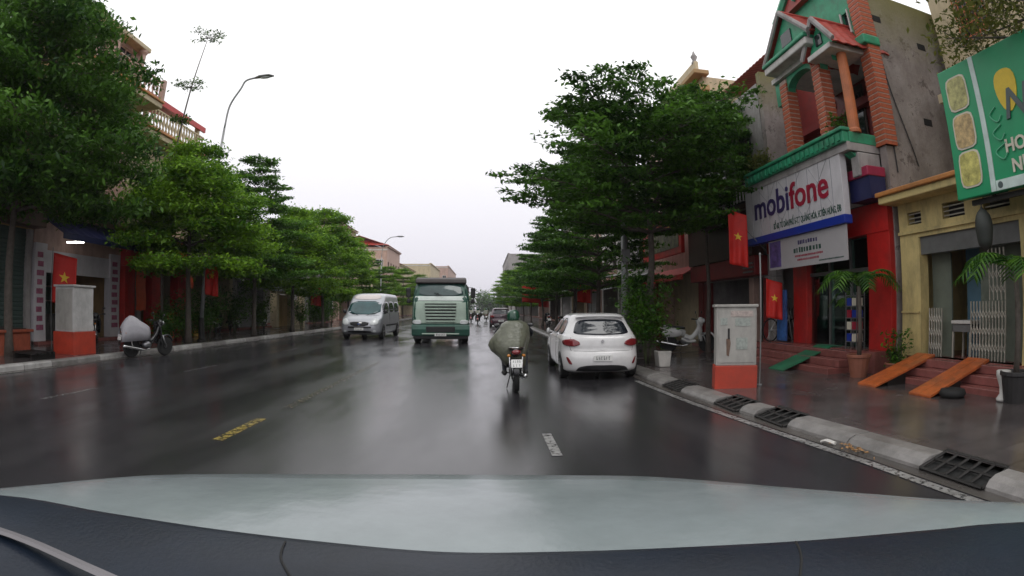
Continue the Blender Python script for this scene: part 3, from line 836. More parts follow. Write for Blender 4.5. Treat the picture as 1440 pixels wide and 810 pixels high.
# ---------------------------------------------------------------- silver van, coming towards the camera (its front at local +y)
def van():
    t = thing('van', 'silver minibus van driving next to the green truck', 'van')
    lv = [(.25, .25, 5.30, .90, .2, .05), (.36, .12, 5.52, .97, .25, .10), (.55, .10, 5.60, .985, .28, .14), (.80, .10, 5.58, .99, .3, .14), (1.0, .10, 5.42, .985, .3, .13), (1.12, .10, 5.12, .98, .28, .12), (1.2, .10, 4.85, .97, .26, .1), (1.5, .12, 4.52, .945, .24, .08),
          (1.80, .14, 4.22, .90, .22, .07), (1.95, .16, 4.06, .875, .22, .06), (2.14, .18, 3.80, .84, .25, .05), (2.24, .26, 3.4, .78, .3, .05), (2.28, .6, 3.0, .6, .3, .0)]
    m = zloft(lv, 4); sk = Skin(m)
    m.build('body', 'van_silver', t, smooth=True)
    sk.patch([(-.84, 1.20), (.84, 1.20), (.80, 1.86), (-.80, 1.86)], '+y', 'windscreen', glass_dark('van_glass', (.025, .075, .08), .06), t, .008, chaikin=1)
    sk.patch([(-.74, 1.94), (.74, 1.94), (.68, 2.2), (-.68, 2.2)], '+y', 'roof_front', 'van_roof', t, .006)
    sk.patch([(-.42, .66), (.42, .66), (.48, .86), (-.48, .86)], '+y', 'grille', 'black_trim', t, .010, chaikin=1)
    for k in range(3): MB().tube([(-.42, 5.47, .70 + .055 * k), (0, 5.62, .70 + .055 * k), (.42, 5.47, .70 + .055 * k)], .012, 6).build('grille_bar', 'chrome', t)
    MB().ell((0, 5.635, .755), (.09, .012, .035)).build('emblem', mat('blue_badge', (.04, .07, .2), .2), t, smooth=True)
    sk.patch([(-.62, .34), (.62, .34), (.55, .44), (-.55, .44)], '+y', 'lower_grille', 'black_trim', t, .010, chaikin=1)
    plate(t, (0, 5.64, .52), .46, .12, (0, 1, 0), 1, 9)
    MB().tube([(-.93, 5.30, .60), (-.5, 5.585, .60), (0, 5.63, .60), (.5, 5.585, .60), (.93, 5.30, .60)], [(.02, .05)] * 5, 6).build('bumper_strip', 'black_trim', t)
    for s_, ax in ((-1, '-x'), (1, '+x')):
        sk.patch([(s_ * .52, .68), (s_ * .90, .72), (s_ * .92, .98), (s_ * .72, 1.02), (s_ * .55, .9)], '+y', 'headlamp', 'lamp_glass', t, .012)
        sk.patch([(s_ * .66, .36), (s_ * .80, .36), (s_ * .80, .46), (s_ * .66, .46)], '+y', 'fog_lamp', 'lamp_glass', t, .012)
        for y0, y1 in ((.45, 1.75), (1.85, 3.05)):
            sk.patch([(y0, 1.30), (y1, 1.30), (y1, 1.86), (y0, 1.86)], ax, 'side_window', 'car_glass', t, .008)
        sk.patch([(3.15, 1.27), (4.6, 1.24), (4.1, 1.82), (3.15, 1.84)], ax, 'side_window', 'car_glass', t, .008)
        for yy_ in (1.05, 4.62):
            sk.patch([(yy_ + .40 * math.cos(a * .5236), .36 + .40 * math.sin(a * .5236)) for a in range(12)], ax, 'wheel_arch', 'black_trim', t, .004, chaikin=1)
            wheel(t, s_ * .90, yy_, .34, .22, s_)
        mr = MB().tube(smooth_path([(s_ * .93, 4.35, 1.25), (s_ * 1.02, 4.42, 1.30), (s_ * 1.09, 4.42, 1.42)], 3), [(.03, .03), (.03, .03), (.04, .04), (.06, .08), (.07, .10), (.07, .10), (.05, .07)], 8)
        mr.build('wing_mirror', 'black_trim', t, smooth=True)
        MB().box(s_ * .985, s_ * .998, .9, 4.0, .62, .70).build('side_moulding', 'black_trim', t, bevel=.004)
        MB().tube([(s_ * .2, 4.98, 1.16), (s_ * .45, 4.84, 1.25), (s_ * .7, 4.80, 1.27)], .011, 5).build('wiper', 'black_trim', t)
        for y0, y1 in ((.5, .54), (3.08, 3.1)): MB().box(s_ * .975, s_ * .992, y0, y1, .5, 1.25).build('door_seam', 'black_trim', t)
    return t
vn = van()
place(vn, (-5.87, 24.9 + 5.6, 0), R(180 - 1.5), 1.0)

# ---------------------------------------------------------------- green dump truck, coming towards the camera
def truck():
    t = thing('truck', 'green cargo truck with a pale cab and dark tarpaulin roof', 'truck')
    lv = [(.55, 6.2, 8.18, 1.20, .12, .04), (.60, 6.1, 8.24, 1.23, .14, .05), (.85, 6.1, 8.26, 1.24, .16, .05), (1.5, 6.1, 8.22, 1.235, .17, .05), (1.82, 6.1, 8.16, 1.23, .18, .05), (2.0, 6.1, 8.10, 1.21, .18, .05), (2.35, 6.1, 7.95, 1.16, .2, .06), (2.58, 6.1, 7.80, 1.10, .22, .06), (2.68, 6.15, 7.6, 1.0, .25, .05), (2.72, 6.3, 7.3, .8, .25, 0)]
    m = zloft(lv, 4); sk = Skin(m)
    cab = m.build('cab', 'truck_green', t, smooth=True)
    sk.patch([(-1.10, 2.05), (1.10, 2.05), (1.05, 2.56), (-1.05, 2.56)], '+y', 'windscreen', glass_dark('truck_glass', (.05, .085, .085), .06), t, .008, chaikin=1)
    sk.patch([(-1.16, 1.84), (1.16, 1.84), (1.10, 2.04), (-1.10, 2.04)], '+y', 'cowl_band', 'truck_white', t, .010, chaikin=0)
    sk.patch([(-1.20, .86), (1.10, .86), (1.20, 1.15), (1.16, 1.82), (-1.18, 1.82), (-1.20, 1.2)], '+y', 'front_panel', 'truck_pale', t, .009, rings=9, chaikin=0)
    for k in range(6):
        z = .92 + .135 * k; hwk = .62 + .012 * k
        yk = 8.285 - (z - .85) * .055
        MB().prism([(-hwk, yk, z), (-hwk, yk + .045, z + .01), (-hwk, yk + .05, z + .06), (-hwk, yk - .01, z + .085)], (2 * hwk, 0, 0)).build('grille_slat', 'truck_pale', t, bevel=.006)
        MB().box(-hwk, hwk, yk - .02, yk + .018, z + .082, z + .133).build('grille_gap', 'black_trim', t)
    # bumper, step, plate, lamps
    MB().prism([(-1.25, 8.0, .30), (-1.25, 8.36, .34), (-1.25, 8.40, .62), (-1.25, 8.33, .82), (-1.25, 8.0, .82)], (2.5, 0, 0)).build('bumper', 'truck_green', t, bevel=.04)
    MB().box(-.62, .62, 8.30, 8.412, .50, .74).build('bumper_opening', 'black_trim', t, bevel=.02)
    MB().box(-.80, .80, 8.36, 8.43, .40, .46).build('bumper_lip', 'truck_pale', t, bevel=.02)
    plate(t, (0, 8.43, .40), .50, .13, (0, 1, 0), 1, 21)
    MB().box(-1.18, 1.18, 7.9, 8.3, .2, .34).build('under_guard', 'black_trim', t, bevel=.03)
    for s_ in (-1, 1):
        sk.patch([(s_ * .80, .84), (s_ * 1.17, .84), (s_ * 1.20, 1.0), (s_ * .86, 1.03)], '+y', 'headlamp', 'lamp_glass', t, .03, depth=.03)
        sk.patch([(7.0, 1.75), (7.85, 1.72), (7.72, 2.42), (7.0, 2.45)], '+x' if s_ > 0 else '-x', 'side_window', 'car_glass', t, .008)
        MB().tube([(s_ * 1.12, 7.95, 2.45), (s_ * 1.38, 8.12, 2.42), (s_ * 1.40, 8.12, 1.85), (s_ * 1.2, 7.98, 1.8)], .018, 6).build('mirror_arm', 'black_trim', t)
        MB().box(s_ * 1.30, s_ * 1.50, 8.06, 8.15, 1.98, 2.40).build('mirror', 'black_trim', t, bevel=.03)
        MB().box(s_ * 1.31, s_ * 1.47, 8.06, 8.15, 1.74, 1.93).build('mirror', 'black_trim', t, bevel=.03)
        wheel(t, s_ * 1.05, 7.35, .48, .30, s_); wheel(t, s_ * 1.0, 2.2, .48, .5, s_); wheel(t, s_ * 1.0, .95, .48, .5, s_)
        MB().tube([(s_ * .1, 8.17, 2.06), (s_ * .05 + .12, 8.12, 2.12), (s_ * .05 + .22, 8.06, 2.2)], .014, 5).build('wiper', 'black_trim', t)
        sk.patch([(7.35 + .56 * math.cos(a * .5236), .55 + .52 * math.sin(a * .5236)) for a in range(12)], '+x' if s_ > 0 else '-x', 'wheel_arch', 'black_trim', t, .006, chaikin=1)
    # sun visor / roof fairing and tarpaulin over the load
    MB().prism([(-1.12, 7.86, 2.60), (-1.12, 7.92, 2.64), (-1.12, 7.80, 2.80), (-1.12, 6.9, 2.92), (-1.12, 6.2, 2.92), (-1.12, 6.2, 2.60), (-1.12, 7.72, 2.60)], (2.24, 0, 0)).build('roof_visor', 'tarp', t, bevel=.07)
    m = MB()
    rows = []
    for k in range(15):
        y = 5.9 - 5.8 * k / 14; sag = .05 * math.cos(k * 1.57)
        rows.append([(-1.24, y, 1.7), (-1.25, y, 2.45 + sag * .3), (-1.15, y, 2.62 + sag * .3), (-.6, y, 2.74 + sag), (0, y, 2.78 + sag), (.6, y, 2.74 + sag), (1.15, y, 2.62 + sag * .3), (1.25, y, 2.45 + sag * .3), (1.24, y, 1.7)])
    m.grid(rows); m.f.append(tuple(range(9))); m.f.append(tuple(range(14 * 9, 15 * 9))[::-1])
    m.build('tarpaulin', 'tarp', t, smooth=False, bevel=.02)
    MB().box(-1.23, 1.23, .1, 5.95, 1.05, 1.72).build('cargo_bed', 'truck_green', t, bevel=.02)
    for s_ in (-1, 1):
        for k in range(6): MB().box(s_ * 1.225, s_ * 1.275, .2 + k * 1.1, .32 + k * 1.1, 1.0, 1.74).build('bed_post', 'truck_green', t, bevel=.01)
    MB().box(-.45, .45, .2, 8.0, .6, 1.0).build('chassis', 'black_trim', t)
    return t
tk = truck()
place(tk, (-2.36, 22.7 + 8.4, 0), R(183), 1.0)

# ---------------------------------------------------------------- motorbikes
mat('bike_black', (0.02, 0.02, 0.022), 0.25, var=0.2, coat=0.6)
mat('bike_white', (0.62, 0.62, 0.60), 0.25, var=0.06, coat=0.6)
mat('bike_red', (0.22, 0.02, 0.02), 0.25, coat=0.6)
mat('seat_vinyl', (0.02, 0.02, 0.02), 0.5)
def motorbike(label, body='bike_black', accent='bike_red', seed=1, group=None, steer=0.0):
    """underbone motorbike, rear axle at y=0, facing +y"""
    t = thing('motorbike', label, 'motorbike', group=group)
    Mx = Matrix.Rotation(R(90), 4, 'Y'); r = .285
    for y, nm in ((0, 'rear_wheel'), (1.24, 'front_wheel')):
        w_ = .10 if y == 0 else .085
        wl = MB().lathe([(r * .76, -w_ * .4), (r * .92, -w_ * .5), (r, -w_ * .2), (r, w_ * .2), (r * .92, w_ * .5), (r * .76, w_ * .4)], 26, (0, y, r), Mx).build(nm, 'tyre', t, smooth=True)
        m = MB().lathe([(r * .80, -w_ * .3), (r * .72, -w_ * .3), (r * .72, w_ * .3), (r * .80, w_ * .3)], 26, (0, y, r), Mx)
        m.lathe([(.05, -.06), (.05, .06)], 12, (0, y, r), Mx)
        for k in range(8): m.box(-.008, .008, -.009, .009, .03, r * .76, Matrix.Translation((0, y, r)) @ Matrix.Rotation(k * .785, 4, 'X'))
        m.build('rim', 'rim_metal', wl)
    # tail and side body
    tail = smooth_path([(0, -.30, .80), (0, -.08, .76), (0, .25, .68), (0, .52, .58)], 4)
    k = len(tail); MB().tube(tail, [(.035 + .075 * math.sin(math.pi * min(1, (i + 1) / k * .75)), .04 + .075 * math.sin(math.pi * min(1, (i + .8) / k * .7))) for i in range(k)], 12).build('side_body', body, t, smooth=True)
    MB().tube(smooth_path([(0, .50, .50), (0, .70, .44), (0, .92, .66), (0, 1.02, .90)], 4), [(.085, .10)] * 5 + [(.07, .08)] * 8, 10).build('frame_cover', accent, t, smooth=True)
    MB().tube(smooth_path([(0, -.26, .845), (0, 0, .815), (0, .28, .775), (0, .52, .755)], 4), [(.06, .02)] + [(.12, .045)] * 6 + [(.13, .045)] * 5 + [(.10, .03)], 12).build('seat', 'seat_vinyl', t, smooth=True)
    MB().tube(smooth_path([(-.12, .05, .80), (-.13, -.25, .86), (0, -.36, .87), (.13, -.25, .86), (.12, .05, .80)], 4), .012, 6).build('grab_rail', 'chrome', t, smooth=True)
    # leg shield, front cowl
    rows = []
    for i in range(7):
        z = .35 + .65 * i / 6; hw_ = .17 + .05 * math.sin(math.pi * i / 6); y = 1.0 - .02 * i * (i < 3) - .025 * max(0, i - 2)
        rows.append([(hw_ * s_, y + .10 - .12 * s_ * s_, z) for s_ in (-1, -.6, -.2, .2, .6, 1)])
    MB().grid(rows).build('leg_shield', body, t, smooth=True, solid=.012)
    # steering assembly
    st = Matrix.Translation((0, 1.0, 0)) @ Matrix.Rotation(steer, 4, 'Z') @ Matrix.Translation((0, -1.0, 0))
    def S(p): return st @ Vector(p)
    for s_ in (-1, 1):
        MB().tube([S((s_ * .075, 1.24, r)), S((s_ * .075, 1.10, .62))], [.024, .02], 8).build('fork', 'rim_metal', t, smooth=True)
    MB().tube(smooth_path([S((0, 1.52, .42)), S((0, 1.40, .585)), S((0, 1.22, .61)), S((0, 1.06, .50))], 4), [(.05, .02)] + [(.07, .03)] * 11 + [(.05, .02)], 8).build('front_fender', accent, t, smooth=True)
    MB().ell(S((0, 1.02, .97)), (.14, .12, .12)).build('headlamp_cowl', body, t, smooth=True)
    MB().ell(S((0, 1.11, .98)), (.085, .06, .07)).build('headlamp', 'lamp_glass', t, smooth=True)
    MB().tube(smooth_path([S((-.36, .83, 1.03)), S((-.2, .92, 1.02)), S((0, .96, .99)), S((.2, .92, 1.02)), S((.36, .83, 1.03))], 4), .014, 7).build('handlebar', 'bike_black', t, smooth=True)
    for s_ in (-1, 1):
        MB().tube([S((s_ * .25, .89, 1.03)), S((s_ * .36, .83, 1.035))], .021, 8).build('grip', 'seat_vinyl', t, smooth=True)
        mr = MB().tube(smooth_path([S((s_ * .22, .93, 1.03)), S((s_ * .26, .96, 1.15)), S((s_ * .30, .95, 1.21))], 3), .007, 5)
        mr.ell(S((s_ * .33, .95, 1.24)), (.065, .018, .042)); mr.build('mirror', 'bike_black', t, smooth=True)
        MB().ell((s_ * .13, -.27, .72), (.035, .05, .03)).build('indicator', mat('amber', (.5, .18, .02), .2, coat=.6), t, smooth=True)
        MB().tube([(s_ * .05, 0, r), (s_ * .10, -.02, .34), (s_ * .115, -.10, .72)], [.022, .028, .022], 8).build('shock_absorber', 'chrome', t, smooth=True)
        MB().tube([(s_ * .08, .52, .31), (s_ * .24, .52, .30)], .013, 6).build('foot_peg', 'seat_vinyl', t)
    MB().ell((0, .55, .36), (.13, .17, .12)).build('engine', 'rim_metal', t, smooth=True)
    MB().tube(smooth_path([(.10, .66, .26), (.13, .40, .22), (.14, .05, .28), (.15, -.38, .36)], 4), [.018] * 5 + [.03] + [.045] * 6 + [.04], 9).build('exhaust', 'chrome', t, smooth=True)
    MB().tube([(-.06, .5, .32), (-.07, 0, .285)], [(.02, .05), (.02, .045)], 8).build('chain_case', 'bike_black', t, smooth=True)
    MB().tube(smooth_path([(0, .12, .60), (0, -.05, .63), (0, -.26, .62), (0, -.40, .50), (0, -.42, .36)], 3), [(.065, .02)] * 12 + [(.055, .012)], 8).build('rear_fender', 'bike_black', t, smooth=True)
    MB().ell((0, -.315, .785), (.085, .055, .05)).build('tail_lamp', 'tail_red', t, smooth=True)
    plate(t, (0, -.415, .585), .19, .15, (0, -1, .28), 2, seed)
    MB().tube([(-.10, .45, .28), (-.17, .40, .02)], .011, 5).build('side_stand', 'bike_black', t)
    return t

def person_mesh(joints, edges, root, name, m, parent, sub=2):
    """one continuous body grown over a posed skeleton"""
    me = bpy.data.meshes.new(name); bm = bmesh.new(); lay = bm.verts.layers.skin.verify(); V = {}
    for k, (p, r_) in joints.items():
        v = bm.verts.new(p); rr = r_ if isinstance(r_, tuple) else (r_, r_); v[lay].radius = rr; v[lay].use_root = (k == root); V[k] = v
    for a, b in edges: bm.edges.new((V[a], V[b]))
    bm.to_mesh(me); bm.free()
    o = link(name, me, m, parent)
    s = o.modifiers.new('skin', 'SKIN'); s.use_smooth_shade = True
    u = o.modifiers.new('sub', 'SUBSURF'); u.levels = sub; u.render_levels = sub
    return o

mat('poncho', (0.125, 0.13, 0.095), 0.3, var=0.3, vscale=5, bump=0.9, bscale=11)
mat('trousers', (0.02, 0.022, 0.03), 0.7); mat('skin', (0.42, 0.27, 0.19), 0.5, var=0.08); mat('helmet_green', (0.010, 0.06, 0.034), 0.25, coat=0.5)
mat('shoe', (0.025, 0.024, 0.024), 0.6); mat('hair', (0.01, 0.009, 0.008), 0.5)
def rider(label, poncho='poncho', helmet='helmet_green', wide=True, group=None):
    """seated rider in motorbike space: pelvis on the seat, hands on the grips, feet on the pegs"""
    t = thing('person', label, 'person', group=group)
    J = {'pel': ((0, .12, .88), (.16, .12)), 'sp1': ((0, .14, 1.02), (.15, .11)), 'sp2': ((0, .20, 1.18), (.17, .12)), 'nk': ((0, .26, 1.34), .055), 'hd': ((0, .28, 1.42), (.075, .085)), 'tp': ((0, .28, 1.53), (.07, .08))}
    E = [('pel', 'sp1'), ('sp1', 'sp2'), ('sp2', 'nk'), ('nk', 'hd'), ('hd', 'tp')]
    for s_, n in ((-1, 'l'), (1, 'r')):
        J.update({n + 'sh': ((s_ * .19, .24, 1.28), .06), n + 'el': ((s_ * .34, .50, 1.10), .045), n + 'wr': ((s_ * .33, .76, 1.05), .032), n + 'hn': ((s_ * .32, .845, 1.055), (.042, .03)),
                  n + 'f1': ((s_ * .275, .90, 1.055), .011), n + 'f2': ((s_ * .30, .905, 1.05), .011), n + 'f3': ((s_ * .325, .90, 1.05), .011), n + 'f4': ((s_ * .35, .885, 1.05), .010), n + 'th': ((s_ * .275, .85, 1.03), .011),
                  n + 'hp': ((s_ * .10, .16, .84), .09), n + 'kn': ((s_ * .20, .58, .74), .065), n + 'an': ((s_ * .20, .44, .36), .042), n + 'he': ((s_ * .20, .42, .33), .04), n + 'to': ((s_ * .22, .62, .325), (.045, .03))})
        E += [('sp2', n + 'sh'), (n + 'sh', n + 'el'), (n + 'el', n + 'wr'), (n + 'wr', n + 'hn'), (n + 'hn', n + 'f1'), (n + 'hn', n + 'f2'), (n + 'hn', n + 'f3'), (n + 'hn', n + 'f4'), (n + 'hn', n + 'th'),
              ('pel', n + 'hp'), (n + 'hp', n + 'kn'), (n + 'kn', n + 'an'), (n + 'an', n + 'he'), (n + 'he', n + 'to')]
    person_mesh(J, E, 'pel', 'body', 'trousers', t)
    fc = MB().ell((0, .305, 1.43), (.072, .085, .10)); fc.ell((0, .395, 1.42), (.014, .02, .022)); fc.ell((-.03, .382, 1.445), (.012, .008, .007)); fc.ell((.03, .382, 1.445), (.012, .008, .007)); fc.ell((0, .385, 1.375), (.025, .008, .008))
    for s_ in (-1, 1): fc.ell((s_ * .075, .29, 1.43), (.012, .022, .032))
    fc.build('face', 'skin', t, smooth=True)
    hp = [(.001, .14), (.06, .132), (.10, .095), (.12, .03), (.122, -.03), (.118, -.075), (.11, -.078)]
    MB().lathe([(r_, z) for r_, z in hp][::-1], 20, (0, .30, 1.43)).build('helmet', helmet, t, smooth=True)
    MB().tube([(-.09, .38, 1.47), (0, .43, 1.462), (.09, .38, 1.47)], [(.02, .008), (.05, .008), (.02, .008)], 8).build('helmet_peak', helmet, t, smooth=True)
    # poncho: a cape from the neck over shoulders, arms and back, hem blown out on the left
    rg = random.Random(3); NU = 44; rows = []
    lv = [(1.36, .09, .09, .09, .10, .27), (1.345, .15, .15, .12, .14, .26), (1.30, .225, .235, .16, .26, .26), (1.22, .265, .275, .19, .40, .25), (1.10, .36, .28, .23, .58, .24), (.99, .43, .265, .27, .66, .22), (.90, .455, .24, .29, .64, .20), (.79, .405, .205, .29, .58, .18), (.66, .27, .19, .26, .50, .16), (.52, .20, .175, .215, .44, .15)]
    if not wide: lv = [(z, (a + b) / 2 * .92, (a + b) / 2 * .92, c, d, e_) for z, a, b, c, d, e_ in lv]
    for i, (z, xl, xr_, yb, yf, yc) in enumerate(lv):
        row = []
        f = max(0, (i - 2) / 7)
        for j in range(NU + 1):
            a = 2 * math.pi * j / NU; c, s_ = math.cos(a), math.sin(a)
            fold = 1 + f * (.075 * math.sin(a * 6 + i * .30) + .055 * math.sin(a * 11 + 1.3 + i * .45) + .02 * math.sin(a * 19 + i))
            x = (xr_ if c > 0 else xl) * c * fold; y = yc + (yf if s_ > 0 else yb) * s_ * fold
            dz = f * (.05 * math.sin(a * 3 + .6) + (.14 * max(0, s_)))
            lift = .0 if c > -.2 else f * .03
            row.append((x, y, z + dz + lift))
        rows.append(row)
    MB().grid(rows).build('poncho', poncho, t, smooth=True, solid=.006)
    for s_ in (-1, 1):
        MB().tube(smooth_path([(s_ * .20, .37, .30), (s_ * .20, .45, .335), (s_ * .215, .58, .315), (s_ * .22, .68, .30)], 3), [(.03, .03), (.045, .05), (.05, .055), (.05, .05), (.05, .045), (.05, .042), (.05, .04), (.045, .035), (.04, .03), (.02, .02)], 9).build('shoe', 'shoe', t, smooth=True)
    return t
BX, BY = 0.56, 9.62
bk = motorbike('motorbike ridden by the person in the olive poncho', 'bike_black', 'bike_red', 5)
place(bk, (BX, BY, 0), R(-1.5), (1, 1, .96))
rd = rider('person riding in an olive rain poncho and green helmet')
place(rd, (BX, BY, 0), R(-1.5), (1, 1, .955))
rd.rotation_euler = (0, R(-2.0), R(-1.5)); bk.rotation_euler = (0, R(-1.0), R(-1.5))
GB = 'distant motorbikes'
for i, (x, y, rz, lab) in enumerate([(-.75, 52, 180, 'dark oncoming'), (-1.55, 58, 180, 'faint oncoming'), (.1, 61, 0, 'far departing'), (-2.6, 66, 180, 'tiny oncoming')]):
    b = copy_tree(bk); r_ = copy_tree(rd)
    b['label'] = lab + ' motorbike seen beyond the truck, before the mist'; r_['label'] = lab.replace('dark', 'small') + ' rider on a motorbike between truck and parked dark car'
    b['group'] = GB; r_['group'] = 'distant riders'
    for o in (b, r_): place(o, (x, y, 0), R(rz))

# parked scooters
sc_ = motorbike('white scooter parked on the pavement before the dark red shop', 'bike_white', 'bike_white', 8, steer=-.4)
place(sc_, (5.62, 15.75, SW + .02), R(-106), 1.0, tilt=(0, 0))
for s_ in (-1, 1):
    q = MB().ell((s_ * .11, .12, .62), (.06, .34, .15)).build('side_panel', 'bike_white', None, smooth=True); q.parent = sc_
q = MB().tube(smooth_path([(0, .42, .44), (0, .62, .34), (0, .86, .36)], 4), [(.15, .05)] * 9, 10).build('footboard', 'bike_white', None, smooth=True); q.parent = sc_
d2 = motorbike('dark motorbike parked beside the white cabinet with the red base', 'bike_black', 'bike_black', 12, steer=.3)
place(d2, (-13.6, 15.0, SW + .02), R(35), 1.0)
d3 = motorbike('dark motorbike under a pale grey rain cover at the far kerb', 'bike_black', 'bike_black', 13)
place(d3, (-10.95, 13.55, .0), R(-28), 1.02)
d3.location = (-10.35, 13.2, 0); d3.rotation_euler = (0, R(4), R(-22))
# rain cover thrown over its seat
mat('rain_cover', (0.40, 0.39, 0.42), 0.4, var=0.12, bump=0.5, bscale=9)
rows = []
for i in range(10):
    y = -.42 + 1.05 * i / 9; top = [.88, 1.04, 1.16, 1.22, 1.20, 1.14, 1.06, 1.0, .94, .86][i]; hw_ = .10 + .13 * math.sin(math.pi * (i + .6) / 10.2)
    rows.append([(hw_ * math.sin(a) * 1.0 + .006 * math.sin(7 * a), y, .46 + .05 * (i / 9) + (top - .48) * max(0, math.cos(a * .98)) ** .6) for a in [(-1.6 + 3.2 * q / 14) for q in range(15)]])
cv = MB().grid(rows).build('rain_cover', 'rain_cover', None, smooth=True, solid=.006, label='pale grey sheet draped over a motorbike at the left kerb', cat='rain cover')
cv.location = d3.location; cv.rotation_euler = d3.rotation_euler
# far parked car
fc_ = hatchback('parked_car', 'dark plum car far down the right side of the street', 'dark_car')
place(fc_, (1.25, 42.5, 0), R(0), (1.08, 1.1, 1.05))
# ================================================================== buildings, helpers
mat('cream_wall', (0.55, 0.46, 0.30), 0.7, var=0.10, streak=0.28)
mat('yellow_wall', (0.60, 0.48, 0.21), 0.6, var=0.12, streak=0.4)
mat('orange_trim', (0.50, 0.20, 0.05), 0.5, var=0.2, dirt=0.3)
mat('white_wall', (0.58, 0.56, 0.53), 0.7, var=0.10, streak=0.35)
mat('grey_wall', (0.34, 0.32, 0.31), 0.75, var=0.15, streak=0.4)
mat('pink_wall', (0.50, 0.34, 0.28), 0.7, var=0.12, streak=0.3)
mat('ochre_wall', (0.42, 0.27, 0.12), 0.7, var=0.12, streak=0.3)
mat('green_trim', (0.03, 0.30, 0.155), 0.5, var=0.25, dirt=0.55)
mat('red_paint', (0.48, 0.018, 0.015), 0.4, var=0.2, streak=0.3)
mat('red_dark', (0.20, 0.014, 0.014), 0.5, var=0.2, dirt=0.2)
mat('blue_paint', (0.012, 0.035, 0.30), 0.4, var=0.1)
mat('navy', (0.012, 0.015, 0.07), 0.45)
mat('magenta_paint', (0.30, 0.02, 0.06), 0.45)
mat('brick', (0.40, 0.095, 0.04), 0.65, var=0.3, vscale=14, bump=0.2)
mat('brick_joint', (0.50, 0.38, 0.32), 0.8)
mat('pillar_orange', (0.50, 0.15, 0.05), 0.55, var=0.15, dirt=0.3)
mat('roof_red', (0.36, 0.045, 0.032), 0.5, var=0.25, dirt=0.25)
mat('roof_rust', (0.30, 0.10, 0.07), 0.55, var=0.25, dirt=0.35)
mat('dark_wood', (0.05, 0.025, 0.018), 0.5)
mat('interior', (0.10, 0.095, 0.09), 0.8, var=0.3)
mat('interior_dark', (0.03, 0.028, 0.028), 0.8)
mat('steel_grey', (0.18, 0.18, 0.18), 0.4, 0.4)
mat('gate_metal', (0.45, 0.42, 0.36), 0.4, 0.3)
mat('tile_step', (0.24, 0.085, 0.075), 0.25, var=0.25, vscale=5)
mat('orange_ramp', (0.50, 0.12, 0.03), 0.35, var=0.3, vscale=7, dirt=0.6)
mat('green_mat', (0.012, 0.16, 0.075), 0.6, var=0.35, dirt=.45, bump=0.4, bscale=150)
glass_dark('window_glass', (0.02, 0.026, 0.03), 0.06)
clear_glass('shop_glass', (0.62, 0.80, 0.74), 0.10)
mat('pot_dark', (0.03, 0.028, 0.028), 0.5); mat('pot_white', (0.5, 0.48, 0.45), 0.5, dirt=0.3); mat('pot_clay', (0.28, 0.10, 0.06), 0.6, dirt=.3)

def weathered(name):
    m = bpy.data.materials.new(name); m.use_nodes = True; n = m.node_tree.nodes; l = m.node_tree.links; p = n['Principled BSDF']; p.inputs['Roughness'].default_value = .85
    t = n.new('ShaderNodeTexCoord')
    def noise(sc, det, ro, v=None):
        q = n.new('ShaderNodeTexNoise'); q.inputs['Scale'].default_value = sc; q.inputs['Detail'].default_value = det; q.inputs['Roughness'].default_value = ro; l.new(v or t.outputs['Object'], q.inputs['Vector']); return q
    def ramp(src, a, b, ca, cb):
        r_ = n.new('ShaderNodeValToRGB'); r_.color_ramp.elements[0].position = a; r_.color_ramp.elements[1].position = b; r_.color_ramp.elements[0].color = (*ca, 1); r_.color_ramp.elements[1].color = (*cb, 1); l.new(src, r_.inputs[0]); return r_.outputs[0]
    def mix(f, a, b):
        x = n.new('ShaderNodeMixRGB'); l.new(f, x.inputs[0]); l.new(a, x.inputs[1]); 
        if isinstance(b, tuple): x.inputs[2].default_value = (*b, 1)
        else: l.new(b, x.inputs[2])
        return x.outputs[0]
    base = ramp(noise(.8, 8, .65).outputs['Fac'], .32, .68, (.20, .175, .165), (.38, .34, .32))
    mp = n.new('ShaderNodeMapping'); mp.inputs['Scale'].default_value = (1.3, 1.3, .75); l.new(t.outputs['Object'], mp.inputs[0])
    st = ramp(noise(1.5, 8, .7, mp.outputs[0]).outputs['Fac'], .44, .66, (0, 0, 0), (.75, .75, .75))
    c = mix(st, base, (.15, .12, .11))
    cr_ = ramp(noise(3.2, 12, .8).outputs['Fac'], .555, .60, (0, 0, 0), (.8, .8, .8))
    c = mix(cr_, c, (.09, .07, .065))
    # moss near the parapet (rain runs off there)
    sp = n.new('ShaderNodeSeparateXYZ'); l.new(t.outputs['Object'], sp.inputs[0])
    a = n.new('ShaderNodeMath'); a.operation = 'MULTIPLY_ADD'; a.inputs[1].default_value = 1.3; l.new(noise(1.8, 6, .7).outputs['Fac'], a.inputs[0]); l.new(sp.outputs['Z'], a.inputs[2])
    ms = ramp(a.outputs[0], 0, 1, (0, 0, 0), (.8, .8, .8))
    mr = n.new('ShaderNodeMapRange'); mr.inputs['From Min'].default_value = 7.6; mr.inputs['From Max'].default_value = 9.3; l.new(a.outputs[0], mr.inputs['Value'])
    c = mix(mr.outputs[0], c, (.20, .19, .065))
    l.new(c, p.inputs['Base Color'])
    bp = n.new('ShaderNodeBump'); bp.inputs['Strength'].default_value = .4; bp.inputs['Distance'].default_value = .03; l.new(noise(9, 6, .6).outputs['Fac'], bp.inputs['Height']); l.new(bp.outputs[0], p.inputs['Normal'])
    MATS[name] = m
weathered('weathered')

